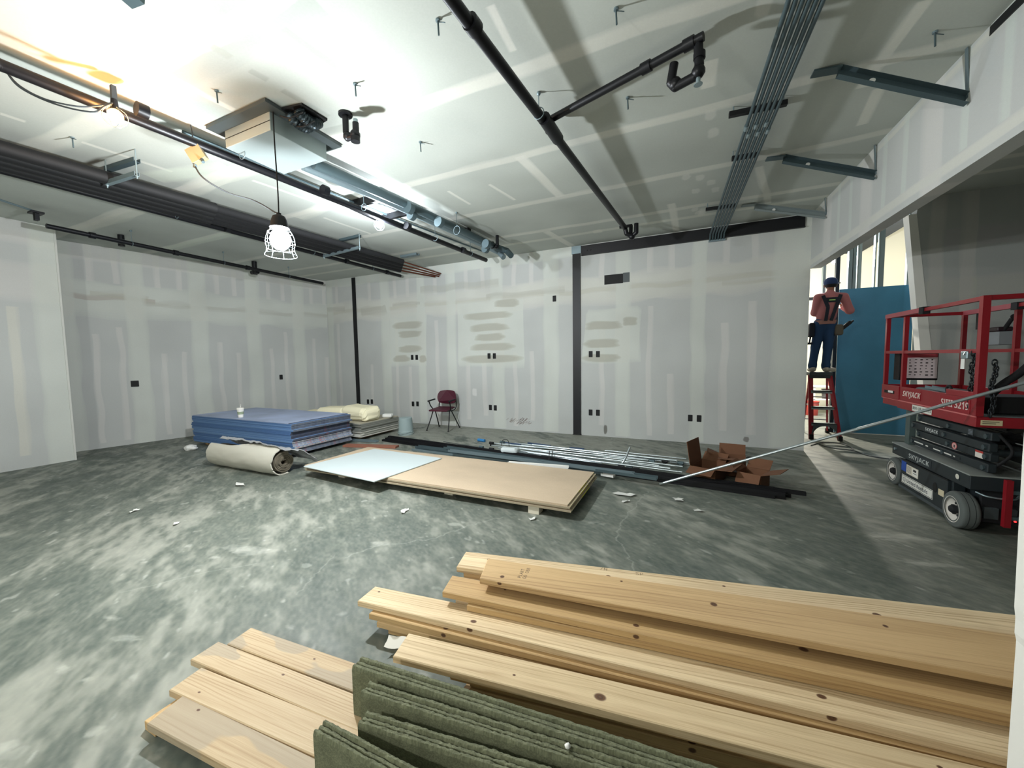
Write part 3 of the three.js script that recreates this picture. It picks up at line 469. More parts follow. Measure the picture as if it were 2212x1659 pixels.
// dark insulated refrigerant lines on two trapezes, bare copper at their far end
{
  const rows = [[[-5.84, 3.62, -1.221], [-5.377, 3.62, -6.36]], [[-5.999, 3.62, -1.25], [-5.576, 3.62, -6.563]], [[-6.153, 3.62, -1.279], [-5.761, 3.62, -6.747]], [[-6.302, 3.62, -1.307], [-5.957, 3.62, -6.942]]];
  const ends = [[-5.326, 3.611, -7.62], [-5.354, 3.582, -7.62], [-5.381, 3.552, -7.62], [-5.473, 3.547, -7.6]];
  const where = ['topmost', 'second', 'third', 'lowest'];
  rows.forEach(([a, b], i) => {
    const t = thing('insulated_line', where[i] + ' of the four black insulated lines across the left ceiling', 'pipe', a, 'insulated refrigerant lines on the left');
    part(t, 'insulation', poly([a, b], 0.05, 14), M.rubber);
    part(t, 'copper_tail', poly([b, ends[i]], 0.016, 10), M.copper, 'bare copper tail near the back wall');
    const f = mix3(a, b, 0.36 - i * 0.004), d = V(b).sub(V(a)).normalize();
    part(t, 'jacket', rod(a, f, 0.068, 16), M.black, 'thicker black jacket at the near end');
  });
  const hang = (p, q, top, label) => {
    const t = thing('trapeze_hanger', label, 'hanger', p);
    part(t, 'strut', channel(p, q, 0.042, 0.042, 0.004), M.galvDull);
    for (const r of [p, q]) part(t, 'threaded_rod', [rod([r[0], r[1] - 0.03, r[2]], [r[0], CY - 0.002, r[2]], 0.006, 8), rod([r[0], r[1] - 0.012, r[2]], [r[0], r[1], r[2]], 0.014, 6)], M.galv);
    part(t, 'ceiling_channel', channel([top[0][0], CY - 0.045, top[0][2]], [top[1][0], CY - 0.045, top[1][2]], 0.06, 0.042, 0.004), M.galvDark);
  };
  hang([-5.785, 3.55, -2.074], [-5.235, 3.55, -2.112], [[-5.987, 3.8, -2.158], [-5.44, 3.8, -2.206]], 'strut trapeze hanging at the end of the thick black jackets');
  hang([-6.271, 3.55, -5.205], [-5.245, 3.55, -5.092], [[-5.819, 3.8, -5.195], [-5.306, 3.8, -5.164]], 'strut trapeze with a white rod near the far small bulb');
  const c = thing('ceiling_strut', 'loose grey strut on the ceiling near the copper pipe ends', 'strut', [-5.61, 3.78, -6.611]);
  part(c, 'strut', channel([-5.61, 3.78, -6.611], [-5.168, 3.78, -6.596], 0.1, 0.04, 0.004, [0, 1, 0]), M.galvDull);
  const k = [-3.517, 3.8, -5.762], kk = thing('conduit_clip', 'small dark clip on the ceiling between conduit and back wall', 'clip', k);
  part(kk, 'plate', [bx(k[0] - 0.1, 3.78, k[2] - 0.05, k[0] + 0.1, 3.815, k[2] + 0.05)], M.blackSteel);
  part(kk, 'tab', bx(k[0], 3.74, k[2] - 0.02, k[0] + 0.07, 3.78, k[2] + 0.03), M.galv);
}
// junction box hanging beside the black pipe
{
  const p = [-4.154, 3.52, -2.129], t = thing('junction_box', 'square beige junction box hanging beside the black pipe', 'junction box', p);
  const g = rbx(-0.06, -0.06, -0.03, 0.06, 0.06, 0.03, 0.004); g.rotateZ(0.5); g.rotateY(0.5); g.translate(...p);
  part(t, 'box_body', g, S(0x857b60, 0.6, 0.2));
  const l = bx(-0.066, -0.066, 0.03, 0.066, 0.066, 0.036); l.rotateZ(0.5); l.rotateY(0.5); l.translate(...p);
  part(t, 'cover', l, S(0x9c947c, 0.5, 0.2));
  part(t, 'hook', wire([[p[0], p[1] + 0.07, p[2]], [p[0] - 0.02, p[1] + 0.14, p[2] + 0.02], [p[0] - 0.06, p[1] + 0.2, p[2]], [p[0] - 0.08, CY - 0.01, p[2]]], 0.005, 16), M.wireGrey);
  parts(t, 'connector', [rod([p[0] - 0.05, p[1] - 0.06, p[2]], [p[0] - 0.06, p[1] - 0.1, p[2]], 0.014), rod([p[0] + 0.06, p[1] - 0.05, p[2]], [p[0] + 0.08, p[1] - 0.08, p[2]], 0.014)], M.galvDark);
}
// rack of six conduits on struts
{
  const lbl = ['leftmost', 'second', 'third', 'fourth', 'fifth', 'rightmost'];
  for (let i = 0; i < 6; i++) {
    const f = i / 5, a = [lerp(0.52, 0.74, f), 3.7, -1.2], n = [lerp(0.51, 0.7, f), 3.7, -2.95], b = [lerp(0.31, 0.52, f), 3.66, -7.5];
    const t = thing('rack_conduit', lbl[i] + ' of the six parallel conduits on the right ceiling', 'conduit', b, 'conduits of the ceiling rack');
    part(t, 'pipe_run', poly([a, n, b, [b[0], 3.6, -7.6], [b[0], 3.585, -7.645]], 0.0145, 10), M.galvDark);
    part(t, 'coupling', rod(mix3(n, b, 0.28 + 0.03 * (i % 2)), mix3(n, b, 0.295 + 0.03 * (i % 2)), 0.019, 10), M.galv);
  }
  const st = (p, q, label, r) => { const t = thing('conduit_strut', label, 'strut', p); part(t, 'strut', bar(p, q, 0.042, 0.042), M.blackSteel); for (const f of r) { const m = mix3(p, q, f); part(t, 'threaded_rod', rod([m[0], m[1], m[2]], [m[0], CY - 0.002, m[2]], 0.005, 6), M.galvDull); } };
  st([0.30, 3.755, -4.1], [0.74, 3.755, -4.13], 'nearest dark strut across the conduit rack', [0.08, 0.94]);
  st([0.40, 3.74, -4.96], [0.63, 3.74, -4.98], 'middle short strut across the conduit rack', [0.05, 0.95]);
  st([0.20, 3.735, -6.45], [0.58, 3.735, -6.47], 'far strut across the conduit rack near the black lintel', [0.06, 0.94]);
  const t = thing('wall_strap', 'small strap where the conduits meet the back wall', 'strap', [0.42, 3.57, -7.63]);
  part(t, 'strut', bar([0.29, 3.575, -7.63], [0.55, 3.575, -7.63], 0.03, 0.03), M.galvDull);
}
// stud kickers between ceiling and header
function kicker(a, b, label, mat) {
  const t = thing('stud_brace', label, 'brace', a);
  const s = channel(a, b, 0.092, 0.04, 0.003, [0, 0.35, 1]);
  part(t, 'stud', s, mat);
  part(t, 'bent_end', bar([a[0] - 0.16, 3.812, a[2] + 0.01], [a[0] + 0.02, 3.8, a[2]], 0.09, 0.012), mat);
  part(t, 'hanger_strap', bar([b[0] + 0.01, b[1] + 0.02, b[2]], [b[0] - 0.01, CY - 0.002, b[2]], 0.028, 0.006), M.galvDull);
  const m = mix3(a, b, 0.28), d = new THREE.CylinderGeometry(0.02, 0.02, 0.006, 16); d.rotateX(Math.PI / 2 - 0.3); d.translate(m[0], m[1], m[2] + 0.012);
  part(t, 'knockout', d, M.white);
}
kicker([1.02, 3.77, -3.92], [1.83, 3.44, -4.1], 'nearest grey stud brace from ceiling down to the header', M.galvDark);
kicker([0.93, 3.77, -5.33], [1.79, 3.49, -5.51], 'middle grey stud brace from ceiling down to the header', M.galvDark);
kicker([0.85, 3.76, -6.78], [1.75, 3.56, -7.0], 'farthest pale stud brace from ceiling down to the header', S(0x8f9a9b, 0.6, 0.3));
{
  const t = thing('stud_brace', 'dark stud stub on the header at the upper right corner', 'brace', [1.9, 3.77, -3.8]);
  part(t, 'stud', bar([1.86, 3.765, -3.42], [1.855, 3.78, -3.9], 0.03, 0.06), M.blackSteel);
  const a = [-2.62, 3.6, -0.62], b = [-2.72, 3.52, -1.16], u = thing('stud_brace', 'dark stud end hanging at the top left edge of the ceiling', 'brace', b);
  part(u, 'stud', channel(a, b, 0.092, 0.06, 0.003, [0, 1, 0.2]), M.galvDark);
  part(u, 'hanger_strap', rod([b[0] + 0.03, b[1] + 0.05, b[2] + 0.15], [b[0] + 0.03, CY - 0.002, b[2] + 0.15], 0.005, 6), M.galvDull);
}
// threaded hanger points left in the ceiling
{
  const spots = [[[-1.522, 3.82, -2.224], 'thin ceiling anchor beside the near end of the middle sprinkler pipe'], [[-2.462, 3.82, -2.414], 'thin ceiling anchor right above the crooked pipe drop'], [[-3.532, 3.82, -1.979], 'thin ceiling anchor left of the duct box'], [[-2.519, 3.82, -3.31], 'thin ceiling anchor between crooked drop and middle sprinkler pipe'], [[-0.452, 3.82, -2.652], 'thin ceiling anchor above the sprinkler branch at the top edge'], [[-0.506, 3.82, -3.554], 'thin ceiling anchor below the sprinkler branch'], [[-5.497, 3.82, -1.745], 'thin ceiling anchor left of the first trapeze'], [[1.525, 3.82, -3.802], 'dark ceiling anchor near the header top']];
  for (const [p, label] of spots) {
    const t = thing('ceiling_anchor', label, 'anchor', p, 'anchors left in the ceiling');
    part(t, 'eye', [rod([p[0], 3.82, p[2]], [p[0], 3.808, p[2]], 0.016, 10)], M.galvDull);
    part(t, 'threaded_stud', rod([p[0], 3.808, p[2]], [p[0] + 0.004, 3.72, p[2]], 0.006, 7), M.galvDark);
    part(t, 'wire_tail', rod([p[0], 3.805, p[2]], [p[0] + 0.05, 3.79, p[2] - 0.01], 0.003, 5), M.galvDark);
  }
}
// cut-outs and boxes in the walls
{
  const back = [[[-6.27, 1.656, -7.65], 'left upper outlet cut-out of the pair above the chair'], [[-6.13, 1.654, -7.65], 'right upper outlet cut-out of the pair above the chair'], [[-4.095, 1.655, -7.65], 'left outlet cut-out under the biggest mud patch'], [[-3.96, 1.653, -7.65], 'right outlet cut-out under the biggest mud patch'], [[-1.784, 1.655, -7.65], 'upper outlet cut-out nearest the thick column on its right'], [[-1.639, 1.652, -7.65], 'upper outlet cut-out second from the thick column'],
    [[-7.807, 0.492, -7.65], 'low outlet cut-out nearest the slim column'], [[-7.667, 0.497, -7.65], 'low outlet cut-out second from the slim column'], [[-6.293, 0.485, -7.65], 'low outlet cut-out left of the chair, farther one'], [[-6.152, 0.49, -7.65], 'low outlet cut-out left of the chair, nearer one'], [[-4.085, 0.483, -7.65], 'low outlet cut-out right of the chair, left one'], [[-3.96, 0.48, -7.65], 'low outlet cut-out right of the chair, right one'], [[-1.787, 0.474, -7.65], 'low outlet cut-out nearest the thick column on its right'], [[-1.639, 0.475, -7.65], 'low outlet cut-out second from the thick column'], [[0.046, 0.456, -7.65], 'low outlet cut-out behind the cardboard boxes, left one'], [[0.191, 0.455, -7.65], 'low outlet cut-out behind the cardboard boxes, right one'], [[-2.537, 2.816, -7.65], 'small high cut-out left of the thick column']];
  for (const [p, label] of back) {
    const t = thing('electrical_box', label, 'outlet box', [p[0], p[1], BZ], 'outlet cut-outs in the back wall'), h = 0.057, w = 0.034;
    part(t, 'box_back', bx(p[0] - w, p[1] - h, BZ + 0.0005, p[0] + w, p[1] + h, BZ + 0.002), M.black);
    part(t, 'rim', [bx(p[0] - w - 0.004, p[1] - h, BZ, p[0] - w, p[1] + h, BZ + 0.005), bx(p[0] + w, p[1] - h, BZ, p[0] + w + 0.004, p[1] + h, BZ + 0.005), bx(p[0] - w, p[1] + h, BZ, p[0] + w, p[1] + h + 0.004, BZ + 0.005), bx(p[0] - w, p[1] - h - 0.004, BZ, p[0] + w, p[1] - h, BZ + 0.005)], M.dark);
  }
  const v = [-1.513, 3.093, -7.65], w = [-1.038, 3.072, -7.65], t = thing('vent_opening', 'long black duct opening high in the back wall', 'vent', [v[0], v[1], BZ]);
  part(t, 'opening', bx(v[0], v[1] - 0.09, BZ + 0.0005, w[0] - 0.12, v[1] + 0.09, BZ + 0.003), M.black);
  part(t, 'duct_edge', bx(w[0] - 0.12, v[1] - 0.08, BZ + 0.0005, w[0], v[1] + 0.1, BZ + 0.004), S(0x4a5052, 0.5, 0.4));
  const A = V([-10.42, 0, -2.0]), D = V([-9.2, 0, BZ]).sub(A).normalize();
  for (const [px, y, label] of [[1.80, 1.205, 'square dark outlet box in the left wall near the partition'], [4.50, 1.205, 'small dark outlet box in the left wall near the corner']]) {
    const p = A.clone().addScaledVector(D, px), u = thing('electrical_box', label, 'outlet box', [p.x, y, p.z]); u.rotation.y = Math.atan2(-D.z, D.x);
    const h = 0.057, w2 = px < 3 ? 0.055 : 0.034;
    mesh('box_back', flat(bx(-w2, -h, 0.0005, w2, h, 0.002)), M.black, u);
    mesh('rim', flat([bx(-w2 - 0.004, -h, 0, -w2, h, 0.005), bx(w2, -h, 0, w2 + 0.004, h, 0.005), bx(-w2, h, 0, w2, h + 0.004, 0.005), bx(-w2, -h - 0.004, 0, w2, -h, 0.005)]), M.dark, u);
  }
}
// ---------- things on the floor ----------
function noisyTex(w, h, f) { const c = canvas(w, h), g = c.getContext('2d'), im = g.createImageData(w, h), d = im.data; for (let y = 0; y < h; y++) for (let x = 0; x < w; x++) { const q = f(x / w, y / h, x, y), i = (y * w + x) * 4; d[i] = q[0]; d[i + 1] = q[1]; d[i + 2] = q[2]; d[i + 3] = 255; } g.putImageData(im, 0, 0); return [c, g]; }
// pine: u along the board (3 m), v across
function pine(sd, hue, knots, stains, W = 1024, H = 192) {
  const [c, g] = noisyTex(W, H, (u, v, x, y) => {
    let bend = 0, kn = 0, ring = 0;
    for (const [ku, kv, kr] of knots) { const dx = (u - ku) * 16, dy = v - kv, r2 = dx * dx * 0.35 + dy * dy * 1.1, e = Math.exp(-r2 / (kr * kr * 4)); bend += e * dy * 0.9; const q = Math.sqrt(dx * dx * 1.3 + dy * dy * 2.2) / kr; kn = Math.max(kn, 1 - sstep(q, 0.6, 1.05)); if (q < 1) ring = Math.sin(q * 14); }
    const w = v + 0.06 * (fbm(u * 4, v * 1.5, sd, 3) - 0.5) - bend * 0.25;
    const gr = 0.5 + 0.5 * Math.sin(w * 58 + 22 * fbm(u * 2.6, w * 2.4, sd + 3, 3)), fineG = vn(u * 30, w * 150, sd + 6);
    let k = 0.75 + 0.34 * (fbm(u * 3, w * 5, sd + 8, 3) - 0.5) - 0.3 * Math.pow(gr, 5) * sstep(vn(u * 2.5, w * 9, sd + 9), 0.2, 0.9) - 0.2 * (fineG - 0.5);
    let col = mix3([128, 96, 60], hue, clamp(k * 1.2, 0, 1));
    if (stains) { const st = sstep(fbm(u * 9, v * 1.2 + 3, sd + 30, 3), 0.56, 0.61); col = mix3(col, [150, 140, 124], 0.55 * st); }
    col = mix3(col, [78 + 14 * ring, 50 + 10 * ring, 32], 0.9 * kn);
    return col;
  });
  return [c, g];
}
function stamp(g, rows, x, y, s, col, rot, kx) { g.save(); g.translate(x, y); g.rotate(rot); g.scale(kx, 1); g.fillStyle = col; g.font = s + 'px monospace'; rows.forEach((r, i) => g.fillText(r, 0, i * s)); g.restore(); }
const HUE = [214, 188, 148];
const pines = [pine(101, [228, 206, 168], [[0.06, 0.35, 0.07], [0.31, 0.5, 0.1], [0.52, 0.3, 0.06], [0.74, 0.75, 0.12]], false, 2048, 256), pine(102, [204, 172, 126], [[0.05, 0.75, 0.09], [0.27, 0.2, 0.05], [0.42, 0.55, 0.11], [0.66, 0.4, 0.07], [0.9, 0.6, 0.12]], false, 2048, 256), pine(103, [196, 164, 116], [[0.12, 0.3, 0.05], [0.36, 0.8, 0.1], [0.6, 0.5, 0.13], [0.82, 0.3, 0.08]]), pine(104, [216, 194, 156], [[0.2, 0.6, 0.05], [0.325, 0.62, 0.17], [0.7, 0.3, 0.06]]), pine(105, [190, 168, 134], [[0.18, 0.4, 0.05], [0.33, 0.75, 0.07], [0.4, 0.2, 0.06]], true), pine(106, [194, 173, 140], [[0.1, 0.5, 0.03], [0.28, 0.3, 0.06], [0.5, 0.7, 0.05]], true)];
stamp(pines[1][1], ['PLANT', '06 088'], 176, 178, 20, '#3a2c1e', -Math.PI / 2, 1.7); stamp(pines[0][1], ['/N'], 600, 52, 44, 'rgba(70,52,34,.7)', 0, 0.62); stamp(pines[0][1], ['SP'], 742, 62, 44, 'rgba(70,52,34,.6)', 0, 0.62);
const PINE = pines.map(([c]) => { const t = tex(c); t.wrapS = THREE.MirroredRepeatWrapping; return S(0xffffff, 0.65, 0, { map: t }); });
// a board from its four top corners (x, z), top height and thickness; edges eased
function board(fl, nl, fr, nr, y, t, du = 0) {
  const e = 0.004, c = [fl, nl, nr, fr].map((p) => new THREE.Vector2(p[0], p[1])), mid = c.reduce((a, b) => a.clone().add(b)).multiplyScalar(0.25);
  const inset = (p, i) => { const n = c[(i + 1) % 4].clone().sub(p).normalize(), b = c[(i + 3) % 4].clone().sub(p).normalize(); return p.clone().addScaledVector(n, e).addScaledVector(b, e); };
  const ci = c.map(inset), rings = [[ci, y], [c, y - e], [c, y - t + e], [ci, y - t]];
  const pos = [], uv = [], L = Math.hypot(fr[0] - fl[0], fr[1] - fl[1]) || 1, ax = new THREE.Vector2((fr[0] - fl[0]) / L, (fr[1] - fl[1]) / L), wd = Math.hypot(nl[0] - fl[0], nl[1] - fl[1]);
  const put = (p, h, side) => { pos.push(p.x, h, p.y); const s = p.clone().sub(c[0]), u = s.dot(ax) / 3 + du, v = s.dot(new THREE.Vector2(-ax.y, ax.x)) / wd; uv.push(u, side ? (h - y + t) / 0.18 + 0.1 : 0.95 - 0.9 * v); };
  const quad = (a, b, d, f, s) => { for (const q of [a, b, d, a, d, f]) put(q[0], q[1], s); };
  quad([ci[0], y], [ci[1], y], [ci[2], y], [ci[3], y], 0);
  for (let r = 0; r < 3; r++) for (let i = 0; i < 4; i++) { const j = (i + 1) % 4; quad([rings[r][0][i], rings[r][1]], [rings[r + 1][0][i], rings[r + 1][1]], [rings[r + 1][0][j], rings[r + 1][1]], [rings[r][0][j], rings[r][1]], r === 1); }
  const b = rings[3]; quad([b[0][3], b[1]], [b[0][2], b[1]], [b[0][1], b[1]], [b[0][0], b[1]], 0);
  const g = new THREE.BufferGeometry(); g.setAttribute('position', new THREE.Float32BufferAttribute(pos, 3)); g.setAttribute('uv', new THREE.Float32BufferAttribute(uv, 2)); g.computeVertexNormals();
  return g;
}
const xz = (p) => [p[0], p[2]];
const along = (a, b, x) => [x, a[1] + (b[1] - a[1]) * (x - a[0]) / (b[0] - a[0])];
{
  const R = 1.75, lay = (label, fl, nl, fr, nr, y, m, du = 0) => { const F = along(fl, fr, R), N = along(nl, nr, R); solo('lumber_board', label, 'board', board(fl, nl, F, N, y, 0.037, du), PINE[m], 'boards of the big lumber pile'); };
  const A = [[-1.344, -2.127], [-1.299, -1.942], [1.48, -2.659]];
  lay('farthest top board of the lumber pile with a knot in its end edge', A[0], A[1], A[2], [1.48, -2.43], 0.304, 0);
  lay('top board of the lumber pile with black grade stamp near its end', [-1.131, -2.045], [-1.071, -1.835], [1.328, -2.393], [1.135, -2.05], 0.342, 1);
  lay('second-layer board under the stamped top board, half shaded', [-1.307, -1.904], [-1.267, -1.743], [1.19, -2.2], [1.092, -1.959], 0.2665, 2);
  lay('board right under the half shaded second-layer board, ending shorter', [-1.16, -1.99], [-1.104, -1.743], [1.3, -2.3], [1.106, 0.228, -1.984].filter((q, i) => i !== 1), 0.2285, 2, 0.4);
  lay('leftmost lumber board, pale lit end over the thin lower layers', [-1.759, -1.72], [-1.748, -1.569], [1.111, -2.06], [1.024, -1.831], 0.19, 0, 0.5);
  lay('first dark-edged layer under the leftmost lumber board', [-1.66, -1.72], [-1.643, -1.551], [1.1, -2.0], [1.02, -1.815], 0.1525, 2, 0.2);
  lay('second layer under the leftmost lumber board, set back a little', [-1.6, -1.73], [-1.591, -1.556], [1.1, -2.0], [1.02, -1.81], 0.115, 1, 0.6);
  lay('lowest board under the leftmost layers with a paper tag at its end', [-1.55, -1.77], [-1.53, -1.58], [1.1, -2.05], [1.02, -1.86], 0.077, 2, 0.7);
  lay('hidden bottom board of the lumber pile flat on the floor', [-1.4, -1.8], [-1.4, -1.62], [1.1, -2.1], [1.02, -1.92], 0.039, 2, 0.1);
  lay('filler board behind the leftmost lumber board', [-1.2, -2.0], [-1.22, -1.805], [1.2, -2.4], [1.1, -2.1], 0.1905, 0, 0.3);
  lay('lower back board of the lumber pile', [-1.1, -2.1], [-1.12, -1.8], [1.2, -2.5], [1.1, -2.14], 0.1525, 2, 0.8); lay('second lower back board of the lumber pile', [-1.1, -2.1], [-1.12, -1.8], [1.2, -2.5], [1.1, -2.14], 0.115, 1, 0.35); lay('third lower back board of the lumber pile', [-1.1, -2.1], [-1.12, -1.84], [1.2, -2.5], [1.1, -2.17], 0.077, 2, 0.55); lay('bottom back board of the lumber pile', [-1.1, -2.1], [-1.12, -1.85], [1.2, -2.5], [1.1, -2.22], 0.039, 2, 0.15);
  lay('farthest second-layer board below the knotty end', [-1.25, -2.14], [-1.26, -1.96], [1.3, -2.62], [1.2, -2.28], 0.2665, 1, 0.45); lay('farthest third-layer board of the pile', [-1.1, -2.15], [-1.1, -2.02], [1.3, -2.6], [1.2, -2.36], 0.2285, 2, 0.25); lay('farthest fourth-layer board of the pile', [-1.1, -2.15], [-1.1, -2.02], [1.3, -2.6], [1.2, -2.4], 0.1905, 2, 0.65);
  lay('nearest pale board of the pile beside the green strips', [-1.294, -1.479], [-1.261, -1.326], [0.334, -1.683], [0.306, -1.525], 0.19, 3);
  lay('dark board right under the nearest pale board', [-1.0, -1.5], [-0.98, -1.39], [0.334, -1.69], [0.306, -1.56], 0.1525, 2, 0.9);
  lay('third board down under the nearest pale board', [-0.9, -1.52], [-0.9, -1.43], [0.334, -1.69], [0.306, -1.6], 0.115, 2, 0.5); lay('bottom board under the nearest pale board', [-0.9, -1.52], [-0.9, -1.42], [0.334, -1.69], [0.306, -1.59], 0.077, 2, 0.05); lay('floor board under the nearest pale board', [-0.95, -1.52], [-0.95, -1.42], [0.334, -1.69], [0.306, -1.59], 0.039, 2, 0.75);
  solo('paper_tag', 'torn white paper tag on the lowest lumber board end', 'tag', (() => { const g = new THREE.PlaneGeometry(0.13, 0.06, 6, 4), P = g.attributes.position; for (let i = 0; i < P.count; i++) P.setZ(i, 0.012 * Math.sin(P.getX(i) * 40) + 0.01 * rnd()); g.rotateX(-1.0); g.rotateY(0.2); const q = [-1.42, 0.085, -1.508]; g.translate(q[0], 0.062, q[2] - 0.02); return g; })(), S(0xd9d6cd, 0.9));
  solo('wood_splinter', 'pale splintered sliver lying on the stamped top board', 'splinter', (() => { const p = [0.351, 0.31, -2.22], q = [0.486, 0.31, -2.271]; return [bar(p, q, 0.016, 0.006), bar(mix3(p, q, 0.1), mix3(p, q, 0.6), 0.024, 0.009)]; })(), S(0xe6d9bd, 0.8));
  // planks lying flat at lower left
  const pl = (label, fl, nl, s, m, du, x2) => solo('wood_plank', label, 'plank', board(fl, nl, [x2, fl[1] + s * (x2 - fl[0])], [x2, nl[1] + s * (x2 - nl[0])], 0.08, 0.037, du), PINE[m], 'stained planks at the lower left');
  pl('farthest of the four flat stained planks, end set back', [-2.259, -1.266], [-2.248, -1.134], -0.068, 4, 0.0, -0.7);
  pl('second farthest flat stained plank, reaching furthest left', [-2.312, -1.125], [-2.305, -0.991], -0.063, 5, 0.1, -0.7);
  pl('third flat stained plank with a clean pale end', [-2.192, -0.986], [-2.18, -0.848], -0.08, 5, 0.45, -0.7);
  pl('nearest flat stained plank with a black knot hole', [-2.084, -0.858], [-2.062, -0.721], -0.07, 4, 0.35, -0.7);
  for (const [x, l] of [[-2.14, 'timber bearer under the left ends of the flat planks'], [-1.2, 'timber bearer under the green strips end of the flat planks']]) solo('wood_bearer', l, 'bearer', rbx(x, 0, -1.24, x + 0.089, 0.042, -0.74, 0.004), PINE[2]);
}
// green board strips on edge
{
  const [c] = noisyTex(512, 256, (u, v, x, y) => { const k = 0.5 + 0.4 * (fbm(u * 22, v * 9, 201, 4) - 0.5) + 0.5 * (vn(x * 0.3, y * 0.3, 8) - 0.5) + 0.3 * (hash(x, y, 3) - 0.5); return mix3([74, 77, 58], [132, 135, 108], clamp(k, 0, 1)); });
  const tm = tex(c), face = S(0xffffff, 0.95, 0, { map: tm });
  function strip(label, pa, dir, off, t, y0, y1, L) {
    const n = 300, g = new THREE.BoxGeometry(L, y1 - y0, t, n, 4, 5), P = g.attributes.position, sd = Math.floor(rnd() * 1e4);
    for (let i = 0; i < P.count; i++) {
      const x = P.getX(i) + L / 2, y = P.getY(i), z = P.getZ(i), top = y > (y1 - y0) / 2 - 0.001, ed = Math.abs(z) < t * 0.35;
      let dy = 0, dz = 0.0016 * (vn(x * 60, y * 50, sd) - 0.5);
      if (top) dy = (ed ? 0 : -0.009 - 0.006 * vn(x * 30, 2, sd + 4)) + 0.006 * (vn(x * 110, z * 700, sd + 1) - 0.6) + 0.005 * (fbm(x * 14, z * 200, sd + 2, 2) - 0.5);
      P.setXYZ(i, P.getX(i), y + dy, z + dz);
      g.attributes.uv.setXY(i, x / 0.6, (y + z) / 0.3);
    }
    g.translate(L / 2, (y0 + y1) / 2, off); g.computeVertexNormals();
    const a = Math.atan2(-dir[1], dir[0]); g.rotateY(a); g.translate(pa[0], 0, pa[1]);
    solo('green_strip', label, 'board strip', g, face, 'green board strips standing on edge');
  }
  const gs = [
    ['farthest bundle', xz([-1.289, 0.3, -1.171]), xz([0.116, 0.3, -1.289]), 0.066, 0.3, 1.9],
    ['second bundle', xz([-1.164, 0.292, -1.091]), xz([-0.063, 0.292, -1.21]), 0.06, 0.292, 1.7],
    ['third bundle', xz([-1.084, 0.28, -0.998]), xz([-0.694, 0.28, -1.049]), 0.058, 0.28, 1.6],
    ['nearest bundle', xz([-1.185, 0.295, -0.899]), xz([-0.775, 0.295, -0.901]), 0.056, 0.295, 1.4]];
  const pos = ['far', 'middle', 'near'];
  for (const [nm, a, b, w, y, L] of gs) {
    const l = Math.hypot(b[0] - a[0], b[1] - a[1]), d = [(b[0] - a[0]) / l, (b[1] - a[1]) / l], t = w / 3 - 0.001;
    for (let k = 0; k < 3; k++) strip(pos[k] + ' green board strip in the ' + nm + (nm[0] === 'f' ? ' beside the pale board' : ' of strips on edge'), a, d, t / 2 + k * (t + 0.001), t, 0.082, y - (k === 1 ? 0.006 : 0), L);
  }
  solo('gypsum_crumb', 'small white crumb lying in the green strips', 'crumb', (() => { const g = new THREE.IcosahedronGeometry(0.01, 1), P = g.attributes.position, q = [-0.349, 0.296, -1.155]; for (let i = 0; i < P.count; i++) { const h = 0.7 + 0.5 * vn(P.getX(i) * 300, P.getY(i) * 300, 4); P.setXYZ(i, P.getX(i) * h, P.getY(i) * h, P.getZ(i) * h); } g.translate(q[0], 0.3, q[2]); return g; })(), M.white);
}
// stacks of sheets
function tapeTex(sd, bg, red) {
  const W = 512, H = 64, [c, g] = noisyTex(W, H, (u, v, x, y) => { const k = 0.85 + 0.3 * (fbm(u * 8, v * 2, sd, 3) - 0.5); return bg.map((q) => q * k); });
  seed = sd; for (let x = 6; x < W; x += rr(14, 44)) { g.fillStyle = rnd() < red ? '#b02a30' : ['#24304a', '#32405c', '#52607a'][Math.floor(rnd() * 3)]; g.globalAlpha = 0.75; g.fillRect(x, rr(14, 26), rr(8, 26), rr(12, 24)); } g.globalAlpha = 1;
  return tex(c);
}
const tapes = [tapeTex(11, [120, 128, 142], 0.04), tapeTex(12, [92, 96, 112], 0.1), tapeTex(13, [206, 206, 210], 0.15), tapeTex(14, [150, 155, 168], 0.08)].map((t) => S(0xffffff, 0.7, 0, { map: t }));
function sheetThing(label, group, x0, x1, z0, z1, y, t, mat, edge, tape, name = 'drywall_sheet') {
  const T = thing(name, label, 'sheet', [(x0 + x1) / 2, y, (z0 + z1) / 2], group);
  part(T, 'board', bx(x0, y, z0, x1 - 0.001, y + t, z1), mat);
  if (tape) { const g = bx(x1 - 0.001, y, z0, x1 + 0.001, y + t, z1); part(T, 'end_tape', g, tape); }
  return T;
}
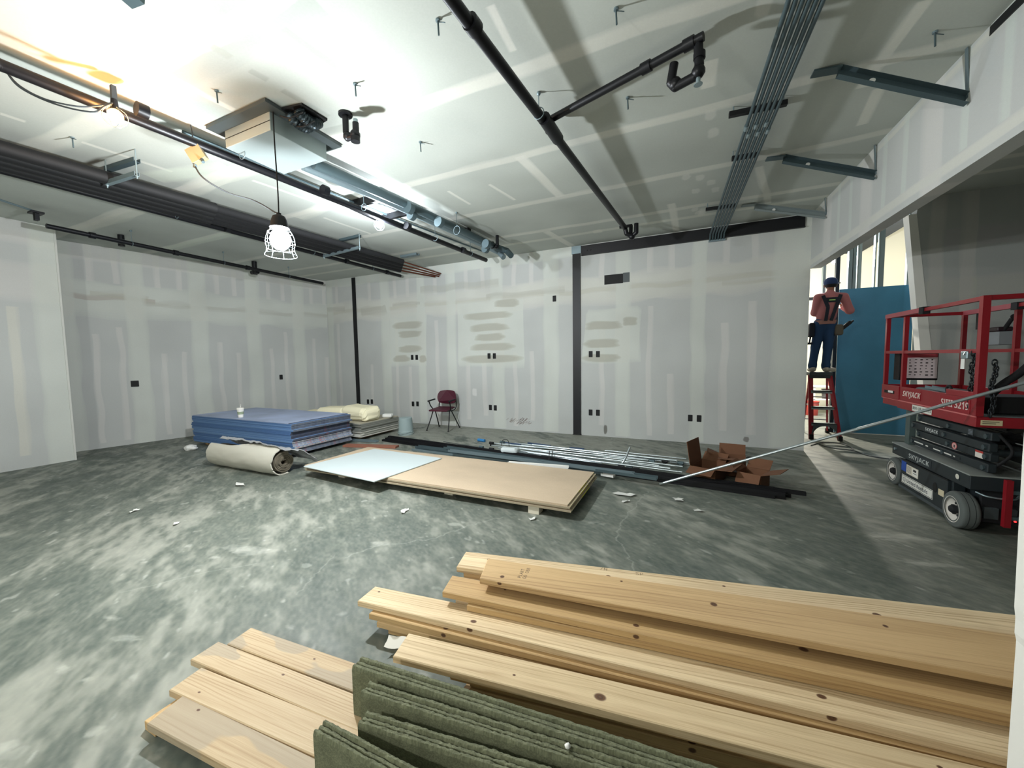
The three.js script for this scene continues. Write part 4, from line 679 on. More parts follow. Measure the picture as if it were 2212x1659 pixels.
{
  const [bc] = noisyTex(256, 256, (u, v, x, y) => { const k = 0.9 + 0.25 * (fbm(u * 6, v * 3, 301, 4) - 0.5); return [178 * k, 192 * k, 224 * k]; });
  const blue = S(0xffffff, 0.55, 0, { map: tex(bc) }), blueD = [S(0x5c80b0, 0.65), S(0x6c8fbb, 0.65), S(0x4f72a3, 0.65)];
  const N = 33, t = 0.0158; let y = 0.062, ox = 0, oz = 0;
  for (let i = 0; i < N; i++) {
    if (i % 2 === 0) { ox = rr(-0.012, 0.012); oz = rr(-0.006, 0.006); if ([6, 14, 24, 32].includes(i)) ox += 0.035; if (i >= 32) { ox = -0.06; oz = 0.01; } if (i < 24 && i > 13) ox -= 0.02; }
    const n = N - i;
    sheetThing(n === 1 ? 'blue drywall sheet on top of the tall stack, carrying the cup' : 'blue drywall sheet, ' + ordinal(n) + ' from the top of the tall blue stack', 'blue drywall sheets in the tall stack', (i < N - 1 ? -8.86 : -8.74) + ox, -5.92 + ox, -5.34 + oz, -4.13 + oz + 0.008 * (hash(i, 5, 2) - 0.5), y, t - 0.0012, i === N - 1 ? blue : blueD[Math.floor(hash(i, 3, 9) * 3)], null, tapes[i < 5 ? 3 : i < 13 ? 2 : i < 24 ? 1 : 0]);
    y += t;
  }
  for (const [x, l] of [[-8.6, 'left wooden block under the blue stack'], [-7.4, 'middle wooden block under the blue stack'], [-6.25, 'right wooden block under the blue stack']]) solo('wood_bearer', l, 'bearer', bx(x, 0, -5.3, x + 0.1, 0.0615, -4.2), PINE[2]);
  // drinking cup
  const p = [-7.49, y, -4.25], T = thing('paper_cup', 'tall white paper cup standing on the blue stack', 'cup', p);
  const g = new THREE.LatheGeometry([[0, 0], [0.038, 0], [0.04, 0.004], [0.055, 0.15], [0.06, 0.152], [0.0605, 0.16], [0.056, 0.162], [0.054, 0.18], [0, 0.182]].map((a) => new THREE.Vector2(...a)), 28); g.translate(...p); part(T, 'cup_body', g, M.cup);
  const b = new THREE.CylinderGeometry(0.0512, 0.0465, 0.05, 24, 1, true); b.translate(p[0], p[1] + 0.085, p[2]); part(T, 'printed_band', b, S(0x9aa78c, 0.7));
  part(T, 'straw', rod([p[0] + 0.01, p[1] + 0.17, p[2]], [p[0] + 0.02, p[1] + 0.25, p[2]], 0.004, 8), M.cup);
  solo('wadded_paper', 'crumpled white scrap at the left foot of the blue stack', 'scrap', (() => { const g = new THREE.IcosahedronGeometry(0.09, 3), P = g.attributes.position, q = [-8.296, 0, -3.825]; for (let i = 0; i < P.count; i++) { const h = 0.6 + 0.8 * fbm(P.getX(i) * 18, P.getY(i) * 18 + P.getZ(i) * 14, 5, 3); P.setXYZ(i, P.getX(i) * h * 1.3, Math.max(0, P.getY(i) * h * 0.6 + 0.04), P.getZ(i) * h); } g.computeVertexNormals(); g.translate(q[0], 0, q[2]); return g; })(), M.white);
  // second stack, weathered sheets with insulation on it
  const grey = [S(0xb3ad9b, 0.8), S(0x8d8f88, 0.8), S(0xc9c8bf, 0.8), S(0x77786f, 0.85)];
  let yy = 0.062;
  for (let i = 0; i < 17; i++) { const n = 17 - i, e = i < 5 ? rr(-0.1, 0.12) : rr(-0.02, 0.02); sheetThing('weathered drywall sheet, ' + ordinal(n) + ' from the top of the stack under the insulation', 'weathered sheets in the second stack', -8.3 + e, -5.95 + e * 0.6, -6.72 + rr(-0.01, 0.01), -5.62 + (i < 5 ? 0.06 - i * 0.03 : 0) + rr(-0.015, 0.015), yy, 0.0155, grey[n === 1 ? 0 : i < 3 ? 2 : i < 7 ? (i % 2 ? 2 : 3) : i % 2 ? 1 : 3]); yy += 0.0161; }
  for (const x of [-8, -6.2]) solo('wood_bearer', (x < -7 ? 'left' : 'right') + ' wooden block under the weathered sheet stack', 'bearer', bx(x, 0, -6.7, x + 0.1, 0.0615, -5.7), PINE[2]);
  function bat(label, c, w, h, d, sd, rot) {
    const g = new RoundedBoxGeometry(w, h, d, 10, Math.min(h, d) * 0.42), P = g.attributes.position, N = g.attributes.normal;
    for (let i = 0; i < P.count; i++) { const o = 0.15 * (fbm(P.getX(i) * 5 + sd, P.getZ(i) * 5 + P.getY(i) * 4, sd, 4) - 0.5) + 0.03 * (fbm(P.getX(i) * 22, P.getZ(i) * 22 + P.getY(i) * 20, sd + 5, 2) - 0.5); P.setXYZ(i, P.getX(i) + N.getX(i) * o, Math.max(-h / 2, P.getY(i) + N.getY(i) * o), P.getZ(i) + N.getZ(i) * o); }
    g.computeVertexNormals(); g.rotateY(rot); g.translate(c[0], yy + h / 2, c[2]);
    solo('insulation_bat', label, 'insulation', g, S(0xefe8c8, 0.95), 'yellow insulation bats on the second stack');
  }
  bat('flat yellow insulation bat at the left of the second stack', [-7.5, 0, -6.15], 1.5, 0.1, 0.5, 3, 0.05);
  bat('puffy yellow insulation bat in the middle of the second stack', [-7.0, 0, -5.95], 0.78, 0.25, 0.45, 9, 0.15);
  bat('biggest yellow insulation bat at the right of the second stack', [-6.32, 0, -5.98], 0.74, 0.3, 0.5, 14, -0.1);
  solo('insulation_bat', 'small white insulation tuft at the right end of the second stack', 'insulation', (() => { const g = new RoundedBoxGeometry(0.22, 0.08, 0.16, 5, 0.035); g.rotateY(0.4); g.translate(-6.02, yy + 0.04, -6.45); return g; })(), M.white);
  // tan stack near the middle of the floor
  const [tc] = noisyTex(512, 256, (u, v, x, y) => { const k = 0.96 + 0.14 * (fbm(u * 5, v * 3, 401, 4) - 0.5) + 0.04 * (hash(x, y, 2) - 0.5); return [196 * k, 176 * k, 150 * k]; });
  const tan = S(0xffffff, 0.8, 0, { map: tex(tc) }), edge = S(0x9b8f78, 0.85);
  const yel = (() => { const [c, g] = noisyTex(256, 32, (u, v) => (u > 0.35 && u < 0.66 ? [206, 200, 60] : [196, 184, 160])); g.fillStyle = '#1b1a14'; for (let x = 160; x < 225; x += 9) g.fillRect(x, 6, rr(3, 8), rr(10, 20)); return S(0xffffff, 0.6, 0, { map: tex(c) }); })();
  for (let i = 0; i < 4; i++) { const j = [0.03, -0.02, 0.015, -0.01][i], n = 4 - i; const T = sheetThing(['bottom tan sheet of the low stack, set off to the right', 'second lowest tan sheet of the low stack', 'third tan sheet up in the low stack', 'top tan sheet of the low stack, half under the white sheet'][i], 'tan sheets in the low stack', -4.85 + j, -1.05 + j, -4.72 + j * 0.4, -3.545 + j * 0.6, 0.086 + i * 0.0161, 0.0155, i === 3 ? tan : edge, null, yel, 'tan_sheet'); if (i < 3) part(T, 'face', bx(-4.84 + j, 0.1012 + i * 0.0161, -4.7, -1.06 + j, 0.1016 + i * 0.0161, -3.56 + j * 0.6), tan); }
  const ws = board([-4.605, -4.61], [-4.77, -3.47], [-3.235, -4.53], [-3.365, -3.345], 0.1665, 0.0155);
  solo('white_sheet', 'pale blue-white square sheet lying on the tan stack', 'sheet', ws, S(0xbcc7c8, 0.7));
  for (const [p, l] of [[[-1.42, -3.62], 'white block under the right end of the tan stack'], [[-2.55, -3.75], 'wooden block under the middle of the tan stack'], [[-4.3, -3.75], 'wooden block under the left end of the tan stack'], [[-1.3, -4.6], 'far right block under the tan stack'], [[-4.3, -4.6], 'far left block under the tan stack']]) solo('support_block', l, 'block', rbx(p[0] - 0.06, 0, p[1] - 0.05, p[0] + 0.06, 0.0855, p[1] + 0.07, 0.004), S(0xd6cfbd, 0.8));
}
// upturned bucket
{
  const p = [-5.5, 0, -6.42], T = thing('bucket', 'upturned grey bucket on the floor between stack and chair', 'bucket', p);
  const g = new THREE.LatheGeometry([[0.158, 0], [0.16, 0.012], [0.156, 0.02], [0.156, 0.055], [0.162, 0.06], [0.162, 0.07], [0.154, 0.074], [0.153, 0.11], [0.137, 0.355], [0.13, 0.365], [0, 0.366]].map((a) => new THREE.Vector2(...a)), 36); g.translate(...p);
  part(T, 'bucket_body', g, S(0x93a4a5, 0.6));
  const r = new THREE.TorusGeometry(0.161, 0.006, 6, 40); r.rotateX(Math.PI / 2); r.translate(p[0], 0.03, p[2]); part(T, 'rim', r, S(0xb3bfbd, 0.7));
  part(T, 'handle', wire([[p[0] - 0.16, 0.065, p[2]], [p[0] - 0.12, 0.05, p[2] + 0.13], [p[0], 0.03, p[2] + 0.185], [p[0] + 0.12, 0.05, p[2] + 0.13], [p[0] + 0.16, 0.065, p[2]]], 0.004, 24), M.galv);
  for (const s of [-1, 1]) part(T, 'handle_ear', rod([p[0] + s * 0.155, 0.065, p[2]], [p[0] + s * 0.172, 0.065, p[2]], 0.014, 12), S(0x93a4a5, 0.6));
}
// armchair of steel tube with a plum shell
{
  const T = thing('armchair', 'plum plastic armchair on black tube legs against the back wall', 'chair', [-5.07, 0, -7.2]); T.rotation.y = 0.1;
  const plum = S(0x4a1026, 0.55), P = (n, g, m) => mesh(n, flat(g), m, T), tb = (pts) => wire(pts, 0.0125, 30, 8);
  const sg = new RoundedBoxGeometry(0.46, 0.035, 0.46, 5, 0.017), a = sg.attributes.position;
  for (let i = 0; i < a.count; i++) { const x = a.getX(i), z = a.getZ(i); a.setY(i, a.getY(i) + 0.035 * (x / 0.23) ** 2 * 0.5 - 0.02 * Math.max(0, z - 0.12) / 0.11 + 0.015 * Math.max(0, -z - 0.1) / 0.12); a.setX(i, x * (1 - 0.12 * sstep(-z, 0.1, 0.23))); }
  sg.computeVertexNormals(); sg.translate(0, 0.455, 0.02); P('seat', sg, plum);
  const bs = new THREE.Shape(); bs.moveTo(-0.2, 0.02); bs.quadraticCurveTo(0, -0.04, 0.2, 0.02); bs.bezierCurveTo(0.26, 0.1, 0.24, 0.24, 0.17, 0.28); bs.quadraticCurveTo(0, 0.32, -0.17, 0.28); bs.bezierCurveTo(-0.24, 0.24, -0.26, 0.1, -0.2, 0.02);
  const bg = new THREE.ExtrudeGeometry(bs, { depth: 0.014, bevelEnabled: true, bevelSize: 0.006, bevelThickness: 0.006, bevelSegments: 3, curveSegments: 24 }), q = bg.attributes.position;
  for (let i = 0; i < q.count; i++) q.setZ(i, q.getZ(i) + 0.9 * q.getX(i) ** 2 - 0.06 * q.getY(i));
  bg.computeVertexNormals(); bg.translate(0, 0.575, -0.235); P('backrest', bg, plum);
  for (const s of [-1, 1]) {
    P('leg', [tb([[s * 0.27, 0.012, 0.28], [s * 0.235, 0.25, 0.16], [s * 0.21, 0.435, 0.08]]), rod([s * 0.27, 0, 0.28], [s * 0.268, 0.02, 0.276], 0.016, 10)], M.blackSteel);
    P('leg', [tb([[s * 0.27, 0.012, -0.27], [s * 0.235, 0.25, -0.12], [s * 0.21, 0.435, 0.0]]), rod([s * 0.27, 0, -0.27], [s * 0.268, 0.02, -0.266], 0.016, 10)], M.blackSteel);
    P('side_rail', tb([[s * 0.205, 0.44, 0.2], [s * 0.21, 0.437, 0.05], [s * 0.215, 0.44, -0.14], [s * 0.225, 0.5, -0.215], [s * 0.215, 0.62, -0.23], [s * 0.2, 0.76, -0.245]]), M.blackSteel);
    P('arm_support', tb([[s * 0.215, 0.44, 0.04], [s * 0.25, 0.55, 0.12], [s * 0.265, 0.655, 0.165]]), M.blackSteel);
    const ar = new RoundedBoxGeometry(0.045, 0.028, 0.3, 4, 0.013); ar.rotateX(0.06); ar.translate(s * 0.26, 0.67, 0.06); P('armrest', ar, M.rubber);
  }
  P('crossbar', tb([[-0.21, 0.435, 0.1], [0, 0.432, 0.1], [0.21, 0.435, 0.1]]), M.blackSteel);
}
// foil faced roll of duct insulation
{
  const x0 = -6.72, x1 = -5.2, cy = 0.172, cz = -3.5, T = thing('insulation_roll', 'big foil-faced insulation roll unrolling beside the blue stack', 'insulation', [(x0 + x1) / 2, 0, cz]);
  const pr = []; for (let i = 0; i <= 150; i++) { const t = i / 150, a = t * Math.PI * 2 * 5.25 + 0.4, r = 0.035 + 0.112 * t; pr.push([cz + r * Math.cos(a), cy + r * Math.sin(a) * 0.97 - 0.012 * (1 - t) * 0]); }
  function sheetGeo(prof, th, wob, sd, xa = x0, xb = x1, n = 26) {
    const pos = [], idx = [], fn = typeof prof === 'function' ? prof : () => prof, cols = Array.from({ length: n + 1 }, (q, j) => fn(j / n)), K = cols[0].length, at = (i, j, s) => {
      const prof = cols[j], p = prof[i], a = prof[Math.max(0, i - 1)], b = prof[Math.min(K - 1, i + 1)], L = Math.hypot(b[0] - a[0], b[1] - a[1]) || 1, nx = -(b[1] - a[1]) / L, ny = (b[0] - a[0]) / L, x = xa + (xb - xa) * j / n;
      const o = wob * (fbm(x * 7 + i * 0.05, i * 0.16, sd, 3) - 0.5) * 2, e = (j === 0 || j === n) ? 0.02 * (vn(i * 0.5, j, sd + 4) - 0.5) : 0;
      return [x + e, Math.max(0.002, p[1] + ny * (s * th / 2 + o)), p[0] + nx * (s * th / 2 + o)];
    };
    for (const s of [1, -1]) for (let i = 0; i < K; i++) for (let j = 0; j <= n; j++) pos.push(...at(i, j, s));
    const B = K * (n + 1), id = (i, j) => i * (n + 1) + j;
    for (let i = 0; i + 1 < K; i++) for (let j = 0; j < n; j++) { const a = id(i, j), b = id(i + 1, j), c = id(i + 1, j + 1), d = id(i, j + 1); idx.push(a, b, c, a, c, d, B + a, B + c, B + b, B + a, B + d, B + c); }
    for (let i = 0; i + 1 < K; i++) for (const j of [0, n]) { const a = id(i, j), b = id(i + 1, j); idx.push(a, b, B + b, a, B + b, B + a); }
    for (let j = 0; j < n; j++) for (const i of [0, K - 1]) { const a = id(i, j), b = id(i, j + 1); idx.push(a, b, B + b, a, B + b, B + a); }
    const g = new THREE.BufferGeometry(); g.setAttribute('position', new THREE.Float32BufferAttribute(pos, 3)); g.setIndex(idx); return toCreasedNormals(g.toNonIndexed(), 0.7);
  }
  const felt = S(0x6b6456, 0.95), cover = S(0xc2bfb2, 0.75), foil = S(0xcfd0d4, 0.38, 0.6);
  part(T, 'felt_core', sheetGeo(pr, 0.016, 0.004, 21, x0 + 0.02, x1 - 0.01), felt);
  // loose outer turn: under, up the near side, sprung open at the left so that a dark hollow shows below the lifted flap
  const wrap = (u) => { const o = [], end = 1.04 - 0.2 * sstep(1 - u, 0.3, 0.7); for (let i = 0; i <= 46; i++) { const t = i / 46 * end, a = -1.9 + t * Math.PI * 1.1, r = 0.168 + 0.03 * t * (1 + (1 - u)); o.push([cz + 0.015 + r * Math.cos(a), cy + r * Math.sin(a)]); } return o; };
  part(T, 'outer_wrap', sheetGeo(wrap, 0.014, 0.008, 23), cover);
  const flap = (u) => { const o = [], y0 = cy + 0.2 + 0.035 * (1 - u); for (let i = 0; i <= 44; i++) { const t = i / 44, s2 = 0.5 + 0.5 * u; o.push([cz + 0.07 - 0.55 * t * s2, y0 + 0.03 * Math.sin(t * 6 + u * 3) - (0.08 + 0.26 * u) * sstep(t, 0.3, 1.0)]); } return o; };
  part(T, 'foil_flap', sheetGeo(flap, 0.008, 0.035, 27, x0 + 0.12, x1 + 0.16, 60), foil);
}
// cardboard boxes
function carton(label, c, w, d, h, rot, flaps, extra) {
  const T = thing('cardboard_box', label, 'box', [c[0], 0, c[2]]); T.rotation.y = rot;
  const t = 0.006, P = (n, g, m = M.card) => mesh(n, flat(g), m, T);
  P('box_bottom', bx(-w / 2, 0.001, -d / 2, w / 2, t, d / 2));
  P('box_wall', bx(-w / 2, t, d / 2 - t, w / 2, h, d / 2)); P('box_wall', bx(-w / 2, t, -d / 2, w / 2, h, -d / 2 + t));
  P('box_wall', bx(-w / 2, t, -d / 2 + t, -w / 2 + t, h, d / 2 - t)); P('box_wall', bx(w / 2 - t, t, -d / 2 + t, w / 2, h, d / 2 - t));
  const side = { f: [0, d / 2, 0, w], b: [0, -d / 2, Math.PI, w], r: [w / 2, 0, Math.PI / 2, d], l: [-w / 2, 0, -Math.PI / 2, d] };
  for (const [k, a, len] of flaps) { const [x, z, ry, ww] = side[k], g = bx(-ww / 2 + 0.004, 0, -t / 2, ww / 2 - 0.004, len, t / 2); g.rotateX(a); g.rotateY(ry); g.translate(x, h, z); P('flap', g); }
  if (extra) extra(P);
  return T;
}
carton('open cardboard box with one tall flap standing up', [0.25, 0, -5.43], 0.3, 0.42, 0.2, -0.35, [['l', 0.15, 0.3], ['f', 1.9, 0.16], ['r', 1.5, 0.18], ['b', 1.0, 0.16]], (P) => { P('printed_mark', [bx(-0.16, 0.22, 0.02, -0.158, 0.26, 0.028), bx(-0.16, 0.22, 0.028, -0.158, 0.228, 0.05)], M.white); });
carton('cardboard box with a white label behind the tall-flap box', [0.55, 0, -5.82], 0.32, 0.26, 0.24, -0.1, [['b', 0.3, 0.14], ['f', 1.5, 0.13], ['l', 1.2, 0.15]], (P) => P('paper_label', bx(-0.02, 0.06, 0.131, 0.14, 0.19, 0.1325), S(0xaeb1b4, 0.8)));
carton('open cardboard box with spread flaps, rightmost by the rod', [0.74, 0, -5.38], 0.26, 0.3, 0.18, -0.45, [['f', 2.6, 0.13], ['b', 0.9, 0.16], ['r', 1.25, 0.2], ['l', 0.9, 0.14]], (P) => P('paper_label', bx(-0.1, 0.02, 0.151, 0.08, 0.075, 0.1525), S(0xc9c5ba, 0.8)));
// steel and conduit heap on the floor
{
  const F = (x, y) => [x, y];
  // black channels
  const bL = [-5.363, 0, -5.779], bR = [1.067, 0, -5.029], w = ['first', 'second', 'third', 'fourth', 'fifth', 'sixth', 'seventh', 'eighth'];
  for (let i = 0; i < 8; i++) {
    const o = (i % 4) * 0.05 - 0.075, y = i < 4 ? 0.001 : 0.046, s = rr(-0.12, 0.12), a = [bL[0] + s, y, bL[2] + o + 0.02 * (i > 3)], b = [bR[0] + s + rr(-0.1, 0.05), y, bR[2] + o + rr(-0.03, 0.03)];
    solo('black_channel', 'long black steel channel, ' + w[i % 4] + ' from the back in the ' + (i < 4 ? 'floor' : 'upper') + ' layer of the heap', 'channel', channel(a, b, 0.042, 0.04, 0.003), M.blackSteel, 'black channels in the metal heap');
  }
  const g = (label, a, b, mat, kind = 'metal_stud', wd = 0.09) => solo(kind, label, kind === 'metal_stud' ? 'stud' : 'channel', channel(a, b, wd, 0.035, 0.003), mat, 'grey studs in the metal heap');
  g('grey stud nearest the tan stack in the metal heap', [-4.404, 0.002, -5.321], [-1.016, 0.002, -5.166], M.galvDull);
  g('grey stud second from the tan stack in the metal heap', [-4.381, 0.04, -5.384], [-1.051, 0.04, -5.154], M.galvDark);
  g('dark grey stud crossing from the black channels to the box', [-3.732, 0.09, -5.335], [-0.324, 0.09, -4.896], M.galvDark);
  g('grey track between the tan stack and the tubes', [-3.519, 0.1, -5.132], [-0.602, 0.1, -4.949], M.galvDull, 'metal_stud', 0.06);
  g('pale track on the near edge of the metal heap', [-2.274, 0.12, -4.757], [-1.431, 0.12, -4.851], M.white, 'metal_stud', 0.05);
  g('white strip poking out at the corner of the tan stack', [-1.024, 0.03, -5.022], [-0.855, 0.03, -4.983], M.white, 'metal_stud', 0.07);
  g('short grey stud lying left of the black channels', [-6.091, 0.005, -5.479], [-5.49, 0.005, -5.573], M.galvDull);
  solo('wood_plank', 'reddish wood plank with taped end left of the black channels', 'plank', [bar([-5.811, 0.02, -5.084], [-4.798, 0.02, -5.353], 0.14, 0.036)], S(0x8d5b49, 0.8));
  // conduit sticks
  const E = (label, a, b, r = 0.012, m = M.emt) => solo('conduit_stick', label, 'conduit', rod(a, b, r, 10), m, 'loose conduit sticks in the metal heap');
  const T0 = [[-3.271, 0.020, -6.218], [-1.044, 0.020, -6.208], [-3.135, 0.020, -6.311], [0.052, 0.020, -6.035], [-2.876, 0.042, -6.305], [0.028, 0.042, -6.020], [-2.447, 0.086, -6.104], [-0.131, 0.086, -5.918], [-2.791, 0.064, -5.886], [-0.519, 0.064, -5.879], [-1.984, 0.042, -5.978], [-0.049, 0.042, -5.785], [-2.565, 0.042, -5.927], [-0.205, 0.042, -5.626], [-3.143, 0.064, -5.902], [-0.350, 0.064, -5.633], [-3.148, 0.020, -5.622], [-1.160, 0.020, -5.859], [-2.774, 0.020, -5.665], [-1.150, 0.020, -5.638], [-2.891, 0.086, -5.676], [-0.050, 0.086, -5.347], [-2.312, 0.086, -5.563], [-0.597, 0.086, -5.403], [-2.561, 0.042, -5.721], [-0.223, 0.042, -5.239], [-2.085, 0.064, -5.587], [-0.404, 0.064, -5.239]];
  for (let i = 0; i < T0.length / 2; i++) E('silver conduit stick, ' + ordinal(i + 1) + ' in the conduit heap counted from its back edge', T0[2 * i], T0[2 * i + 1], 0.012 + 0.005 * (i % 3 === 0));
  E('thin conduit stick lying alone behind the metal heap', [-1.256, 0.02, -6.424], [-0.01, 0.02, -6.34], 0.011);
  E('short conduit stick between metal heap and cardboard', [-0.196, 0.02, -6.043], [0.077, 0.02, -6.045], 0.012);
  E('thin dark rod lying off the left of the conduit heap', [-4.285, 0.006, -6.069], [-3.428, 0.006, -5.904], 0.006, M.wireGrey);
  solo('bent_conduit', 'bent silver conduit with its end turned up', 'conduit', wire([[-2.329, 0.06, -5.508], [-1.444, 0.06, -5.421], [-0.984, 0.05, -5.396], [-0.878, 0.055, -5.457], [-0.81, 0.12, -5.464], [-0.741, 0.3, -5.605]], 0.0135, 70, 10), M.emt);
  // couplings, clips and small fittings
  [[-3.272, 0.050, -5.765], [-3.259, 0.050, -6.121], [-3.110, 0.050, -6.261], [-3.041, 0.050, -5.708], [-2.820, 0.050, -5.585], [-0.838, 0.050, -5.442], [-0.727, 0.050, -5.461], [-0.625, 0.050, -5.382], [-0.469, 0.050, -5.899], [-0.295, 0.050, -5.968], [-0.082, 0.050, -5.945]].forEach((p, i) => { solo('conduit_fitting', 'dark conduit fitting, ' + ordinal(i + 1) + ' from the left end of the heap', 'fitting', [rod([p[0] - 0.04, 0.05, p[2]], [p[0] + 0.04, 0.05, p[2] + 0.01], 0.026, 10), bx(p[0] - 0.02, 0.0, p[2] - 0.03, p[0] + 0.02, 0.05, p[2] + 0.03)], i % 2 ? M.blackSteel : M.galvDark, 'fittings in the metal heap'); });
  solo('fitting_bag', 'clear bag of fittings on the conduit heap', 'bag', (() => { const q = [-2.619, 0.09, -5.557], b = new RoundedBoxGeometry(0.3, 0.1, 0.16, 6, 0.045), P = b.attributes.position; for (let i = 0; i < P.count; i++) P.setY(i, P.getY(i) + 0.04 * (fbm(P.getX(i) * 20, P.getZ(i) * 20, 8, 2) - 0.5)); b.computeVertexNormals(); b.translate(q[0], 0.1, q[2]); return b; })(), S(0xc6cfd0, 0.3));
  solo('strap_loop', 'thin black strap looped up over the conduits', 'strap', wire([[-2.984, 0.05, -5.951], [-2.921, 0.16, -5.883], [-2.771, 0.24, -5.704], [-2.784, 0.18, -5.838], [-2.817, 0.05, -5.94]], 0.005, 30), M.rubber);
  for (const [p, q, l] of [[[-1.972, 0.04, -5.638], [-1.807, 0.02, -5.142], 'left black tie around the grey studs'], [[-1.924, 0.04, -5.656], [-1.84, 0.05, -5.386], 'right black tie around the grey studs']]) solo('bundle_tie', l, 'tie', [bar([p[0], 0.13, p[2]], [q[0], 0.13, q[2]], 0.012, 0.004), bar([q[0], 0.13, q[2]], [q[0], 0.005, q[2]], 0.012, 0.004)], M.black);
  solo('pipe_plug', 'small blue plastic pipe plug behind the conduits', 'plug', rod([-3.678, 0.03, -6.359], [-3.519, 0.03, -6.33], 0.03, 12), S(0x2f78b0, 0.5));
  const T2 = [[-3.092, 0.030, -6.322], [-2.733, 0.030, -6.255], [-2.673, 0.030, -6.439], [-2.203, 0.030, -6.380], [-1.858, 0.030, -6.362], [-1.595, 0.030, -6.355]];
  [0, 1, 2].forEach((i) => solo('blue_strap', ['left', 'middle', 'right'][i] + ' dark blue strap along the far edge of the conduits', 'strap', rod(T2[i * 2], T2[i * 2 + 1], 0.015, 8), S(0x1c3a5e, 0.6)));
  solo('black_sleeve', 'short black foam sleeve on the floor by the rightmost box', 'sleeve', rod([0.72, 0.02, -5.181], [0.846, 0.02, -5.285], 0.02, 12), M.rubber);
  solo('dark_scrap', 'small dark lump on the floor behind the boxes', 'scrap', (() => { const q = [0.875, 0, -6.626], g2 = new THREE.IcosahedronGeometry(0.06, 2); g2.scale(1.4, 0.6, 0.8); g2.translate(q[0], 0.03, q[2]); return g2; })(), M.black);
}
// leaning conduit
{
  const a = [-0.301, 0.014, -4.971], b = [2.215, 1.222, -4.55], d = V(b).sub(V(a));
  solo('leaning_conduit', 'long thin silver conduit leaning up onto the lift rail', 'conduit', rod(a, V(a).addScaledVector(d, 1.28).toArray(), 0.014, 12), M.emt);
}
// scraps trodden onto the floor
{
  const S0 = [[[-5.294, 0, -2.939], 0.09, 'torn white scrap on the floor below the insulation roll'], [[-0.628, 0, -4.456], 0.12, 'white paper strip on the floor right of the tan stack'], [[-0.597, 0, -4.239], 0.05, 'smaller white flake below the paper strip'], [[-1.379, 0, -3.416], 0.05, 'white crumbs below the white support block'], [[-2.696, 0, -3.077], 0.06, 'round pale flake below the white sheet'], [[-5.433, 0, -1.95], 0.05, 'white flake on the left floor'], [[-4.605, 0, -1.947], 0.04, 'small white flake right of the left floor flake'], [[-0.08, 0, -4.511], 0.07, 'flat pale shard right of the paper strip'], [[0.122, 0, -4.263], 0.05, 'pale shard on the floor in front of the boxes']];
  S0.forEach(([p, r, l], i) => { const g = new THREE.CircleGeometry(r, 9), P = g.attributes.position; for (let k = 0; k < P.count; k++) { const q = 0.5 + 0.9 * hash(k, i, 6); P.setXYZ(k, P.getX(k) * q, P.getY(k) * q * 0.5, 0.004 + 0.02 * hash(k, i, 8)); } g.rotateX(-Math.PI / 2); g.rotateY(0.4 * i); g.computeVertexNormals(); g.translate(p[0], 0, p[2]); solo('floor_scrap', l, 'scrap', g, S(0xd6d6d0, 0.85), 'scraps on the concrete'); });
}
// ---------- scissor lift ----------
function label2(w, h, bg, draw) { const c = canvas(w, h), g = c.getContext('2d'); g.fillStyle = bg; g.fillRect(0, 0, w, h); draw(g, w, h); return S(0xffffff, 0.6, 0, { map: tex(c) }); }
function decalX(x, y0, y1, z0, z1) { const g = new THREE.BoxGeometry(0.002, y1 - y0, z1 - z0), P = g.attributes.position; for (let i = 0; i < P.count; i++) g.attributes.uv.setXY(i, (P.getZ(i) / (z1 - z0)) + 0.5, P.getY(i) / (y1 - y0) + 0.5); g.translate(x, (y0 + y1) / 2, (z0 + z1) / 2); return g; }
function decalZ(z, y0, y1, x0, x1) { const g = new THREE.BoxGeometry(x1 - x0, y1 - y0, 0.002), P = g.attributes.position; for (let i = 0; i < P.count; i++) g.attributes.uv.setXY(i, P.getX(i) / (x1 - x0) + 0.5, P.getY(i) / (y1 - y0) + 0.5); g.translate((x0 + x1) / 2, (y0 + y1) / 2, z); return g; }
const words = (t, fg, sz, italic = '') => (g, w, h) => { g.fillStyle = fg; g.font = italic + 'bold ' + sz + 'px sans-serif'; g.textAlign = 'center'; g.textBaseline = 'middle'; g.save(); const m = g.measureText(t).width; g.translate(w / 2, h / 2); g.scale(Math.min(1.4, w * 0.94 / m), 1); g.fillText(t, 0, 0); g.restore(); };
